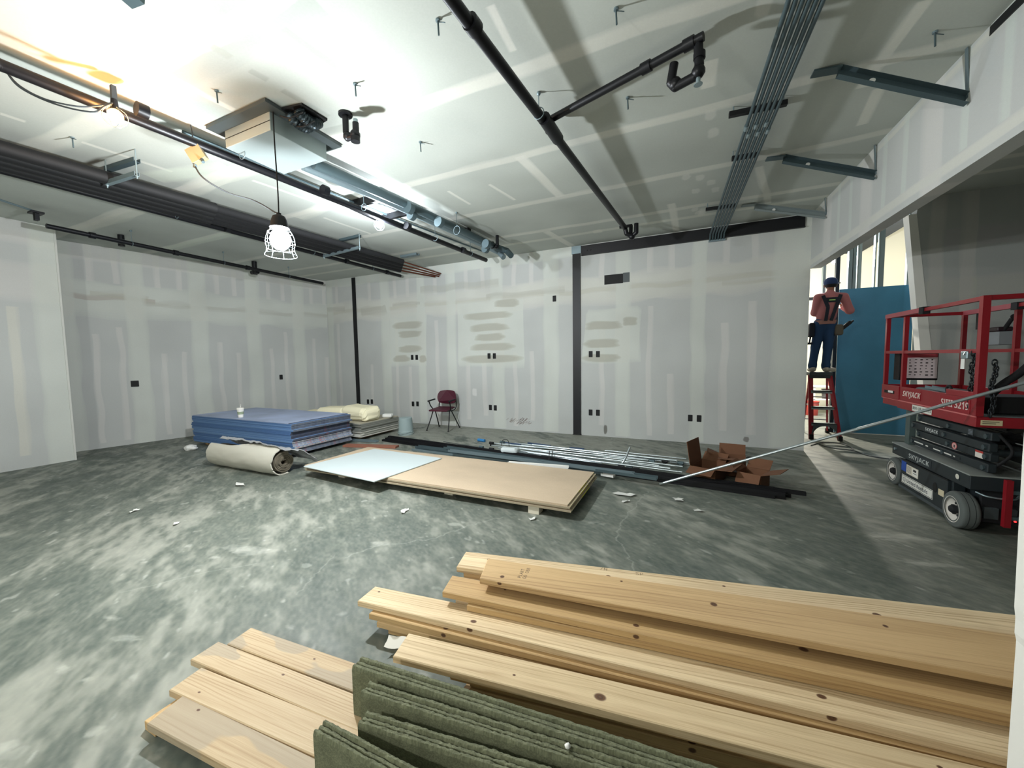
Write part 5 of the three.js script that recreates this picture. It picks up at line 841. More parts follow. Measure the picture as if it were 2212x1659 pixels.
{
  const X0 = 2.25, X1 = 2.97, ZR = -6.38, ZF = -4.62;
  const T = thing('scissor_lift', 'red and dark grey scissor lift parked at the right edge', 'scissor lift', [2.6, 0, -5.5]);
  const RED = '#8c1420', GREY = '#2a3236';
  // chassis
  const ch = part(T, 'chassis', [rbx(X0 + 0.01, 0.385, -6.07, X1 - 0.01, 0.508, -4.66, 0.008), rbx(X0 + 0.14, 0.09, -5.98, X1 - 0.14, 0.39, -4.72, 0.01)], M.liftGrey);
  part(ch, 'top_plate', bx(X0 + 0.005, 0.508, -6.07, X1 - 0.005, 0.52, -4.66), M.liftTop, 'dusty pale top of the chassis');
  part(ch, 'decal', decalX(X0 + 0.008, 0.405, 0.485, -5.72, -5.25), label2(512, 96, GREY, words('SKYJACK', '#aeb4b2', 78)));
  part(ch, 'decal', decalX(X0 + 0.008, 0.425, 0.48, -4.86, -4.8), label2(64, 64, GREY, (g) => { g.fillStyle = '#d8d6c8'; g.beginPath(); g.arc(32, 32, 28, 0, 7); g.fill(); }));
  part(ch, 'lug', [rod([X0 - 0.004, 0.455, -5.98], [X0 + 0.01, 0.455, -5.98], 0.016, 12)], M.galv);
  const tray = part(T, 'side_door', [rbx(X0, 0.06, -5.82, X0 + 0.13, 0.375, -4.95, 0.006)], M.liftGrey);
  part(tray, 'sill', bx(X0 - 0.004, 0.045, -5.84, X0 + 0.02, 0.075, -4.93), S(0x434b4e, 0.6));
  part(tray, 'gap', bx(X0 - 0.001, 0.372, -5.82, X0 + 0.003, 0.384, -4.95), M.black);
  part(tray, 'rent_decal', decalX(X0 - 0.0015, 0.112, 0.208, -5.78, -5.17), label2(768, 128, '#e4e4dc', (g, w, h) => { g.strokeStyle = '#1f2a36'; g.lineWidth = 7; g.strokeRect(10, 10, w - 20, h - 20); g.fillStyle = '#1b2733'; g.font = 'bold 74px sans-serif'; g.textBaseline = 'middle'; g.fillText('United Rentals', 130, h / 2 + 3, w - 160); g.lineWidth = 6; g.beginPath(); g.arc(74, h / 2, 34, 0, 7); g.stroke(); g.beginPath(); g.moveTo(60, 42); g.lineTo(60, 74); g.quadraticCurveTo(74, 92, 88, 74); g.lineTo(88, 42); g.stroke(); }));
  part(tray, 'notice', decalX(X0 - 0.0015, 0.24, 0.34, -5.69, -5.45), label2(192, 96, '#d9d3c2', (g) => { g.fillStyle = '#555'; for (let i = 0; i < 6; i++) g.fillRect(12, 14 + i * 12, 70, 4); g.fillStyle = '#e9e7df'; g.fillRect(100, 8, 84, 80); g.fillStyle = '#3a3a3a'; g.fillRect(112, 20, 50, 24); g.fillRect(112, 58, 60, 6); }));
  part(tray, 'blue_notice', decalX(X0 - 0.0015, 0.25, 0.36, -5.8, -5.7), S(0x1f4aa0, 0.6));
  part(tray, 'notice', decalX(X0 - 0.0015, 0.2, 0.26, -5.08, -4.99), S(0xd2c7a8, 0.7));
  { const g = new THREE.CylinderGeometry(0.05, 0.05, 0.004, 24); g.scale(1, 1, 0.7); g.rotateZ(Math.PI / 2); g.translate(X0 - 0.001, 0.25, -5.14); part(tray, 'hand_hole', g, M.black); }
  parts(T, 'corner_guard', [rbx(X0 + 0.02, 0.08, -4.93, X0 + 0.1, 0.38, -4.9, 0.004), rbx(X0 + 0.02, 0.06, -5.88, X0 + 0.1, 0.2, -5.83, 0.004)], M.liftGrey);
  // wheels
  for (const [x, z, s] of [[X0 - 0.045, -4.77, -1], [X0 + 0.02, -6.08, -1], [X1 + 0.045, -4.77, 1], [X1 - 0.02, -6.08, 1]]) {
    const w = 0.125, prof = [[0.1, 0], [0.15, 0.004], [0.16, 0.016], [0.163, 0.03], [0.163, w - 0.03], [0.16, w - 0.016], [0.15, w - 0.004], [0.1, w]].map((a) => new THREE.Vector2(...a));
    const put = (g) => { g.rotateZ(Math.PI / 2); if (s > 0) g.rotateY(Math.PI); g.translate(x + (s < 0 ? w : -w), 0.163, z); return g; };
    const wh = part(T, 'wheel', put(new THREE.LatheGeometry(prof, 44)), M.tyre);
    part(wh, 'rim', put(new THREE.LatheGeometry([[0.02, w - 0.045], [0.07, w - 0.045], [0.078, w - 0.03], [0.108, w - 0.012], [0.112, w + 0.001], [0.118, w]].map((a) => new THREE.Vector2(...a)), 40)), M.rim);
    part(wh, 'hub', put(new THREE.LatheGeometry([[0, w + 0.012], [0.026, w + 0.012], [0.036, w], [0.036, w - 0.05]].map((a) => new THREE.Vector2(...a)), 20)), M.dark);
    const bolts = []; for (let k = 0; k < 5; k++) { const a = k * 1.2566, g = new THREE.CylinderGeometry(0.011, 0.011, 0.02, 8); g.translate(0.056 * Math.cos(a), w - 0.034, 0.056 * Math.sin(a)); bolts.push(put(g)); }
    parts(wh, 'lug_bolt', bolts, M.dark);
    const grooves = []; for (const y of [0.042, 0.083]) { const g = new THREE.TorusGeometry(0.1632, 0.002, 5, 44); g.rotateX(Math.PI / 2); g.translate(0, y, 0); grooves.push(put(g)); } parts(wh, 'tread_groove', grooves, M.dark);
  }
  // folded scissor arms
  const ys = [0.585, 0.675, 0.765, 0.855];
  ys.forEach((y, i) => {
    const zr = -5.9 + (i % 2) * 0.05, zf = -4.64 - (i % 2) * 0.04, o = (i % 2) * 0.03;
    for (const [x, s] of [[X0 + 0.1 + o, 1], [X1 - 0.16 - o, -1]]) {
      const a = part(T, 'scissor_arm', rbx(x, y - 0.036, zr, x + 0.06, y + 0.04, zf, 0.01), M.liftGrey);
      parts(a, 'pivot_pin', [-5.27, zr + 0.05, zf - 0.05].map((z) => rod([x - 0.012, y, z], [x + 0.072, y, z], 0.022, 14)), S(0x39464a, 0.5));
      if (s > 0 && i === 2) part(a, 'decal', decalX(x - 0.002, y - 0.028, y + 0.03, -5.62, -5.36), label2(384, 80, GREY, words('SKYJACK', '#cfd4d2', 62)));
      if (s > 0 && i === 1) { part(a, 'warning_disc', decalX(x - 0.002, y - 0.032, y + 0.036, -5.2, -5.12), label2(64, 64, GREY, (g) => { g.fillStyle = '#d7a8a4'; g.beginPath(); g.arc(32, 32, 30, 0, 7); g.fill(); g.strokeStyle = '#a33'; g.lineWidth = 5; g.stroke(); g.fillStyle = '#333'; g.fillRect(24, 22, 16, 26); })); part(a, 'warning_label', decalX(x - 0.002, y - 0.03, y + 0.034, -4.86, -4.76), label2(96, 64, '#ded9d0', (g) => { g.fillStyle = '#b5322c'; g.fillRect(0, 0, 96, 18); })); }
      if (s > 0 && i === 3) part(a, 'decal', decalX(x - 0.002, y - 0.03, y + 0.03, -4.98, -4.9), label2(64, 48, GREY, (g) => { g.fillStyle = '#79828a'; for (let k = 0; k < 4; k++) g.fillRect(8, 6 + k * 10, 46, 5); }));
      if (s > 0 && i === 0) part(a, 'worn_sticker', decalX(x - 0.002, y - 0.01, y + 0.012, -5.82, -5.0), label2(512, 16, '#23292c', (g) => { g.fillStyle = '#d8d8d2'; g.fillRect(10, 2, 110, 10); g.fillRect(150, 2, 30, 10); g.fillRect(240, 3, 190, 10); g.fillRect(450, 3, 16, 10); }));
    }
  });
  parts(T, 'cross_tube', [-5.27, -5.86, -4.7].map((z) => rod([X0 + 0.14, 0.72, z], [X1 - 0.14, 0.72, z], 0.028, 14)), M.liftGrey);
  parts(T, 'lift_cylinder', [rod([2.61, 0.6, -5.7], [2.61, 0.83, -4.9], 0.045, 16), rod([2.61, 0.83, -4.9], [2.61, 0.88, -4.74], 0.022, 12)], M.dark);
  parts(T, 'hose', [wire([[X0 + 0.16, 0.6, -4.66], [X0 + 0.22, 0.75, -4.6], [X0 + 0.17, 0.88, -4.66]], 0.012, 20), wire([[X0 + 0.3, 0.6, -4.66], [X0 + 0.38, 0.72, -4.58], [X0 + 0.3, 0.9, -4.66]], 0.012, 20)], M.rubber);
  part(T, 'rear_upright', rbx(X0 + 0.1, 0.52, -6.03, X0 + 0.16, 0.95, -5.94, 0.006), S(0x4b5a58, 0.6));
  // platform
  const pf = part(T, 'platform_frame', [rbx(X0, 0.945, -5.98, X1, 1.035, ZF, 0.006), rbx(X0 + 0.01, 0.955, ZR, X1 - 0.01, 1.03, -5.98, 0.006)], M.red);
  part(pf, 'bead', [bx(X0 - 0.004, 1.03, ZR, X0 + 0.004, 1.042, ZF)], S(0xc56a6a, 0.5));
  part(pf, 'rent_decal', decalX(X0 - 0.0022, 0.957, 1.022, -5.64, -5.27), label2(384, 80, '#dedfd6', words('800-UR-RENTS', '#222a30', 50)));
  part(pf, 'notice', decalZ(ZF + 0.002, 0.965, 1.01, X0 + 0.03, X0 + 0.16), label2(128, 48, '#c9bd97', (g) => { g.fillStyle = '#55503f'; g.fillRect(10, 12, 100, 6); g.fillRect(10, 28, 80, 6); }));
  part(T, 'deck', bx(X0 + 0.02, 1.035, ZR + 0.02, X1 - 0.02, 1.046, ZF - 0.02), S(0x70787a, 0.5, 0.5));
  const [toe] = parts(T, 'toe_board', [rbx(X0, 1.036, -5.93, X0 + 0.02, 1.2, ZF, 0.004), rbx(X1 - 0.02, 1.036, ZR, X1, 1.2, ZF, 0.004), rbx(X0, 1.036, ZR, X1, 1.2, ZR + 0.02, 0.004), rbx(X0 + 0.4, 1.036, ZF - 0.02, X1, 1.2, ZF, 0.004), rbx(X0 - 0.006, 1.036, ZR, X0 + 0.016, 1.2, -5.95, 0.004)], M.red);
  part(toe, 'decal', decalX(X0 - 0.002, 1.075, 1.18, -5.88, -5.49), label2(512, 128, RED, words('SKYJACK', '#d9cfc6', 100, 'italic ')));
  part(toe, 'decal', decalX(X0 - 0.002, 1.05, 1.17, -5.14, -4.7), label2(512, 128, RED, words('SJIII 3219', '#d3c3bc', 98)));
  part(toe, 'deck_edge', bx(X0 - 0.008, 1.1, -6.3, X0 - 0.004, 1.135, -6.05), M.black);
  part(toe, 'scuff', bx(X0 - 0.009, 1.11, -6.2, X0 - 0.006, 1.135, -6.08), M.white);
  // rails
  const tube = (p, q, s = 0.038) => bar(p, q, s, s);
  const xs = X0 + 0.02, xf = X1 - 0.02, zr = ZR + 0.02, zf = ZF - 0.02, top = 2.045, mid = 1.6;
  part(T, 'corner_post', tube([xs, 1.04, zf], [xs, top + 0.02, zf], 0.048), M.red); part(T, 'corner_post', tube([xf, 1.04, zf], [xf, top + 0.02, zf], 0.048), M.red);
  part(T, 'corner_post', tube([xs, 1.04, zr], [xs, top, zr]), M.red); part(T, 'corner_post', tube([xf, 1.04, zr], [xf, top, zr]), M.red);
  part(T, 'rail_post', tube([xs, 1.04, -5.92], [xs, top - 0.04, -5.92]), M.red); part(T, 'rail_post', tube([xf, 1.04, -5.55], [xf, top - 0.04, -5.55]), M.red);
  parts(T, 'top_rail', [tube([xs, top, -5.6], [xs, top, zf], 0.036), tube([xf, top, -5.6], [xf, top, zf], 0.036), tube([xs, top, zf], [xf, top, zf], 0.04), tube([xs, top, zr], [xf, top, zr], 0.036)], M.red);
  parts(T, 'extension_rail', [tube([xs, top, zr - 0.02], [xs, top, -5.56], 0.05), tube([xf, top, zr - 0.02], [xf, top, -5.56], 0.05)], S(0xa04650, 0.5), 'worn sliding rail sleeve');
  parts(T, 'sleeve_collar', [bx(xs - 0.03, top - 0.045, -5.6, xs + 0.03, top + 0.03, -5.52), bx(xf - 0.03, top - 0.045, -5.6, xf + 0.03, top + 0.03, -5.52)], M.dark);
  parts(T, 'mid_rail', [tube([xs, mid, zr], [xs, mid, zf], 0.034), tube([xf, mid, zr], [xf, mid, zf], 0.034), tube([xs, mid, zr], [xf, mid, zr], 0.034), tube([xs + 0.38, mid, zf], [xf, mid, zf], 0.034)], M.red);
  // manual box with printed sheet
  const bxm = part(T, 'document_box', rbx(2.33, 1.26, -6.33, 2.68, 1.6, -6.2, 0.008), M.black);
  part(bxm, 'safety_sheet', decalZ(-6.198, 1.285, 1.575, 2.4, 2.67), label2(256, 256, '#d2c4c6', (g) => { g.fillStyle = '#a33b45'; g.fillRect(0, 0, 256, 38); g.fillStyle = '#3c3335'; for (let i = 0; i < 5; i++) for (let j = 0; j < 6; j++) g.fillRect(20 + i * 46, 56 + j * 32, 8 + 18 * hash(i, j, 2), 6 + 9 * hash(i, j, 5)); }));
  // control box, hung on the far rail
  const cb = part(T, 'control_box', rbx(2.94, 1.66, -6.05, 3.08, 1.8, -5.78, 0.01), S(0x80868a, 0.6));
  part(cb, 'joystick', [rod([3.0, 1.8, -5.84], [3.04, 1.93, -5.8], 0.018, 12), ball([3.05, 1.95, -5.79], 0.028)], M.rubber);
  part(cb, 'dark_top', [rbx(2.95, 1.8, -6.02, 3.07, 1.85, -5.82, 0.015)], S(0x24101a, 0.5));
  part(cb, 'mount', [bx(2.93, 1.84, -6.12, 2.96, 2.02, -6.02), bx(2.955, 1.62, -6.14, 2.97, 2.02, -6.1)], M.black);
  // chains, lanyards and oddments by the near corner post
  const links = []; for (let i = 0; i < 20; i++) { const g = new THREE.TorusGeometry(0.016, 0.005, 6, 14); g.scale(1, 1.5, 1); if (i % 2) g.rotateY(Math.PI / 2); g.translate(X0 + 0.015 + 0.006 * Math.sin(i), 1.58 - i * 0.026, -4.735 + 0.012 * Math.sin(i * 0.8)); links.push(g); }
  part(T, 'chain', links, S(0x33373a, 0.4, 0.7));
  const l2 = []; for (let i = 0; i < 18; i++) { const g = new THREE.TorusGeometry(0.016, 0.005, 6, 14); g.scale(1, 1.5, 1); if (i % 2) g.rotateY(Math.PI / 2); g.translate(X0 + 0.09 + 0.01 * Math.sin(i * 0.6), 1.5 - i * 0.026, -4.62); l2.push(g); }
  part(T, 'chain', l2, S(0x33373a, 0.4, 0.7));
  part(T, 'latch', [rbx(X0 - 0.01, 1.53, -4.86, X0 + 0.03, 1.6, -4.77, 0.01), rod([X0 - 0.015, 1.58, -4.8], [X0 + 0.05, 1.56, -4.78], 0.014, 10)], M.galv);
  part(T, 'tag', [bx(X0 - 0.004, 1.44, -4.86, X0, 1.53, -4.81)], M.white);
  { const g = new THREE.TorusGeometry(0.036, 0.011, 8, 24); g.rotateY(Math.PI / 2); g.translate(X0 + 0.02, 1.235, -5.06); part(T, 'tie_ring', g, M.black); }
  part(T, 'corner_plate', rbx(X0 - 0.006, 1.19, -5.05, X0 + 0.03, 1.245, -4.66, 0.006), M.red);
  parts(T, 'harness', [wire([[2.62, 1.58, -4.64], [2.5, 1.4, -4.66], [2.42, 1.32, -4.66], [2.36, 1.22, -4.68]], 0.03, 24, 8), wire([[2.62, 1.58, -4.64], [2.66, 1.36, -4.62], [2.72, 1.3, -4.6], [2.6, 1.26, -4.6]], 0.013, 24, 6)], M.rubber);
  // the loads on the deck, seen over the toe board
  part(T, 'deck_bin', rbx(2.4, 1.047, -5.1, 2.75, 1.2, -4.75, 0.02), M.dark);
  // front end
  parts(T, 'ladder_frame', [tube([2.44, 0.12, -4.56], [2.44, 0.52, -4.56], 0.04), tube([2.8, 0.12, -4.56], [2.8, 0.52, -4.56], 0.04)], M.red);
  parts(T, 'ladder_rung', [0.2, 0.42].map((y) => bar([2.44, y, -4.56], [2.8, y, -4.56], 0.03, 0.03)), M.galvDark);
  part(T, 'front_panel', [rbx(X0 + 0.1, 0.1, -4.72, X1 - 0.1, 0.4, -4.69, 0.006)], M.dark);
  part(T, 'hoop', wire([[2.3, 0.37, -4.66], [2.34, 0.355, -4.6], [2.5, 0.35, -4.6], [2.56, 0.365, -4.66]], 0.008, 24), M.galv);
  parts(T, 'charger', [rbx(2.36, 0.14, -4.69, 2.45, 0.24, -4.66, 0.004), rbx(2.5, 0.15, -4.69, 2.56, 0.24, -4.66, 0.004)], S(0x3b4244, 0.6));
  part(T, 'tail_light', ball([2.545, 0.145, -4.655], 0.008), new THREE.MeshStandardMaterial({ color: 0xff4040, emissive: 0xff2020, emissiveIntensity: 6 }));
  // tools lying on the deck
  const q = [2.36, 1.05, -5.5];
  solo('tool_bag', 'grey bag of offcuts lying on the lift deck', 'bag', rbx(2.3, 1.048, -5.8, 2.62, 1.21, -5.42, 0.05, 4), S(0x6b7576, 0.9));
  solo('stud_offcut', 'short stud offcut lying on the lift deck', 'offcut', channel([2.31, 1.215, -5.5], [2.36, 1.19, -5.12], 0.06, 0.03, 0.003), M.galvDull);
}
// ---------- the stud bay behind the opening ----------
{
  const stud = (x, w, y0, y1, label, mat = M.galv) => { const t = thing('steel_stud', label, 'stud', [x + w / 2, y0, -9.72], 'studs of the unfinished partition'); part(t, 'web', bx(x, y0, -9.765, x + 0.004, y1, -9.675), mat); part(t, 'flange', [bx(x, y0, -9.679, x + w, y1, -9.675), bx(x, y0, -9.765, x + w, y1, -9.761)], mat); part(t, 'lip', [bx(x + w - 0.003, y0, -9.69, x + w, y1, -9.676), bx(x + w - 0.003, y0, -9.764, x + w, y1, -9.75)], mat); };
  stud(2.425, 0.045, 2.3, 5.19, 'thin stud rising behind the head of the worker');
  stud(2.63, 0.06, 0.0, 5.19, 'dark door-side stud at the left edge of the big blue sheet', S(0x1d2c3a, 0.5, 0.4));
  stud(2.82, 0.06, 0.0, 5.19, 'left stud of the wide pair above the blue sheet', M.galvDull); stud(2.885, 0.055, 0.0, 5.19, 'right stud of the wide pair above the blue sheet', M.galvDull);
  stud(2.966, 0.05, 0.0, 5.19, 'slim stud right of the wide pair, left end of the bridging'); stud(3.21, 0.02, 0.0, 5.19, 'thinnest stud in the middle of the blue sheet'); stud(3.275, 0.075, 0.0, 5.19, 'broad stud at the right end of the bridging', M.galvDull); stud(3.68, 0.045, 0.0, 5.19, 'left stud of the pair at the right edge of the blue sheet'); stud(3.727, 0.035, 0.0, 5.19, 'right stud of the pair at the right edge of the blue sheet', M.galvDull);
  solo('stud_bridging', 'horizontal bridging channel between two studs under the header', 'bridging', channel([2.97, 3.86, -9.72], [3.3, 3.9, -9.72], 0.05, 0.05, 0.004), M.galvDull);
  solo('stud_noggin', 'short dark noggin left of the shoulder of the worker', 'noggin', channel([1.9, 2.68, -9.72], [2.43, 2.68, -9.72], 0.05, 0.06, 0.004, [0, 1, 0]), M.galvDark);
  solo('nail_plate', 'thin dark rod sticking out of the studs at upper right', 'rod', rod([3.62, 4.1, -9.5], [3.75, 4.2, -9.676], 0.012, 8), M.galvDark);
  const [c] = noisyTex(256, 512, (u, v, x, y) => { const k = 0.95 + 0.12 * (fbm(u * 4, v * 8, 501, 3) - 0.5) + 0.04 * (hash(x, y, 4) - 0.5); return [74 * k, 138 * k, 172 * k]; });
  solo('blue_wall_sheet', 'big blue drywall sheet fixed upright to the studs', 'sheet', rbx(2.69, 0.015, -9.674, 3.79, 2.852, -9.658, 0.003), S(0xffffff, 0.8, 0, { map: tex(c) }));
  struct('trim_3', bx(2.69, 0, -9.76, 3.8, 0.014, -9.655), M.white);
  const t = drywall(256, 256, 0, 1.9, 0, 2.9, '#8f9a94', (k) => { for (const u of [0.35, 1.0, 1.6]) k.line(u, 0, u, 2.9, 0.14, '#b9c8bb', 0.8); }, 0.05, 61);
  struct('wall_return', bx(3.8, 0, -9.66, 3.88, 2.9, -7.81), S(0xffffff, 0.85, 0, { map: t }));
  solo('floor_cable', 'dark cable looping on the floor below the ladder', 'cable', [wire([[1.955, 0.01, -8.103], [2.206, 0.01, -8.431], [2.451, 0.01, -8.446], [2.471, 0.01, -7.944], [2.182, 0.01, -8.042], [2.104, 0.01, -8.236]], 0.008, 60), wire([[2.471, 0.01, -7.944], [2.568, 0.01, -7.568], [2.765, 0.01, -7.443]], 0.008, 20)], M.wireGrey);
  // seen through the gap: the bright room's own things
  const tp = [3.36, 0.74, -12.6];
  const T = thing('white_table', 'white table in the bright room seen through the ladder', 'table', [tp[0], 0, tp[2]]);
  part(T, 'tabletop', rbx(tp[0] - 0.35, 0.7, tp[2] - 0.3, tp[0] + 0.45, 0.74, tp[2] + 0.1, 0.008), M.white);
  for (const [a, b] of [[-0.31, -0.26], [0.41, -0.26], [-0.31, 0.06], [0.41, 0.06]]) part(T, 'leg', bx(tp[0] + a - 0.02, 0, tp[2] + b - 0.02, tp[0] + a + 0.02, 0.7, tp[2] + b + 0.02), M.white);
  part(T, 'shelf', rbx(tp[0] - 0.33, 0.36, tp[2] - 0.28, tp[0] + 0.43, 0.39, tp[2] + 0.08, 0.006), M.white);
  const b = (p, label, col, r, h) => { const U = thing('pail', label, 'pail', p), g = new THREE.LatheGeometry([[0, 0], [r * 0.85, 0], [r, h], [r * 1.06, h], [r * 1.06, h - 0.02], [r * 0.98, h - 0.025]].map((a) => new THREE.Vector2(...a)), 24); g.translate(...p); part(U, 'pail_body', g, S(col, 0.5)); part(U, 'handle', wire([[p[0] - r, p[1] + h - 0.02, p[2]], [p[0] - r * 0.6, p[1] + h - 0.05, p[2] + r], [p[0] + r * 0.6, p[1] + h - 0.05, p[2] + r], [p[0] + r, p[1] + h - 0.02, p[2]]], 0.004, 20), M.galv); };
  b([tp[0] - 0.42, 0, tp[2] + 0.35], 'red and white pail on the floor left of the white table', 0xd8564e, 0.15, 0.36);
  b([tp[0] - 0.0, 0.3901, tp[2] - 0.12], 'grey pail on the lower shelf of the white table', 0x5b5658, 0.11, 0.26);
  b([tp[0] + 0.12, 0.7401, tp[2] - 0.1], 'red pail standing on the white table', 0xb33330, 0.11, 0.22);
}
// ---------- ladder ----------
{
  const T = thing('step_ladder', 'red step ladder with grey steps under the worker', 'ladder', [2.31, 0, -9.1]);
  const fl = [2.115, 0, -8.78], fr = [2.531, 0, -8.74], tl = [2.12, 1.2, -9.0], tr = [2.41, 1.2, -8.99], rl = [2.16, 0, -9.6], rr_ = [2.56, 0, -9.56], ul = [2.14, 1.2, -9.12], ur = [2.4, 1.2, -9.11];
  for (const [a, b] of [[fl, tl], [fr, tr]]) part(T, 'front_rail', bar(a, b, 0.03, 0.075), M.ladderRed);
  for (const [a, b] of [[rl, ul], [rr_, ur]]) part(T, 'rear_rail', bar(a, b, 0.028, 0.05), M.ladderRed);
  part(T, 'top_cap', [rbx(2.09, 1.18, -9.16, 2.44, 1.248, -8.93, 0.012), rbx(2.1, 1.13, -9.02, 2.43, 1.185, -8.95, 0.01)], S(0x3e474b, 0.6));
  for (const y of [0.3, 0.6, 0.9]) { const f = y / 1.2, a = mix3(fl, tl, f), b = mix3(fr, tr, f); part(T, 'step', [rbx(a[0], y - 0.02, a[2] - 0.05, b[0], y + 0.006, a[2] + 0.04, 0.004), bx(a[0], y - 0.05, a[2] + 0.03, b[0], y, a[2] + 0.04)], M.alum); }
  for (const y of [0.28, 0.75]) { const f = y / 1.2, a = mix3(rl, ul, f), b = mix3(rr_, ur, f); part(T, 'rear_brace', bar(a, b, 0.03, 0.02), M.alum); }
  const arch = new THREE.Shape(); arch.moveTo(-0.17, 0); arch.lineTo(0.17, 0); arch.lineTo(0.205, -0.2); arch.lineTo(0.185, -0.2); arch.quadraticCurveTo(0.14, -0.04, 0, -0.04); arch.quadraticCurveTo(-0.14, -0.04, -0.185, -0.2); arch.lineTo(-0.205, -0.2);
  const g = new THREE.ExtrudeGeometry(arch, { depth: 0.02, bevelEnabled: false, curveSegments: 16 }); g.translate(2.322, 0.29, -8.8); part(T, 'knee_brace', g, S(0x4a5357, 0.6));
  for (const p of [fl, fr, rl, rr_]) part(T, 'foot', rbx(p[0] - 0.03, 0, p[2] - 0.045, p[0] + 0.03, 0.09, p[2] + 0.045, 0.01), M.rubber);
  for (const [a, b] of [[fl, rl], [fr, rr_]]) part(T, 'spreader', bar(mix3(a, a === fl ? tl : tr, 0.5), mix3(b, b === rl ? ul : ur, 0.5), 0.006, 0.02), M.alum);
}
// ---------- the worker on the ladder ----------
// rounded tapered bones blended on a grid; prims: [a, b, ra, rb, flatten?]
function sdf(prims, c, half, res, k) {
  const mc = new MarchingCubes(res, new THREE.MeshStandardMaterial(), false, false, 200000), f = mc.field, hs = res / 2;
  const bones = prims.map(([a, b, ra, rb, sz = 1]) => ({ a, d: [b[0] - a[0], b[1] - a[1], b[2] - a[2]], ra, rb, sz, l: Math.max(1e-9, (b[0] - a[0]) ** 2 + (b[1] - a[1]) ** 2 + (b[2] - a[2]) ** 2) }));
  for (let z = 0; z < res; z++) for (let y = 0; y < res; y++) for (let x = 0; x < res; x++) {
    const px = c[0] + (x - hs) / hs * half, py = c[1] + (y - hs) / hs * half, pz = c[2] + (z - hs) / hs * half; let s = 0;
    for (const { a, d, ra, rb, sz, l } of bones) {
      const ax = px - a[0], ay = py - a[1], az = pz - a[2], t = clamp((ax * d[0] + ay * d[1] + az * d[2]) / l, 0, 1);
      const ex = ax - d[0] * t, ey = ay - d[1] * t, ez = (az - d[2] * t) * sz, q = Math.sqrt(ex * ex + ey * ey + ez * ez) - (ra + (rb - ra) * t);
      if (q < 8 * k) s += Math.exp(-q / k);
    }
    f[x + y * res + z * res * res] = s > 0 ? k * Math.log(s) : -1;
  }
  mc.isolation = 0; mc.update();
  const n = mc.count, g = new THREE.BufferGeometry();
  g.setAttribute('position', new THREE.BufferAttribute(mc.positionArray.slice(0, n * 3), 3)); g.setAttribute('normal', new THREE.BufferAttribute(mc.normalArray.slice(0, n * 3), 3));
  g.scale(half, half, half); g.translate(...c);
  return g;
}
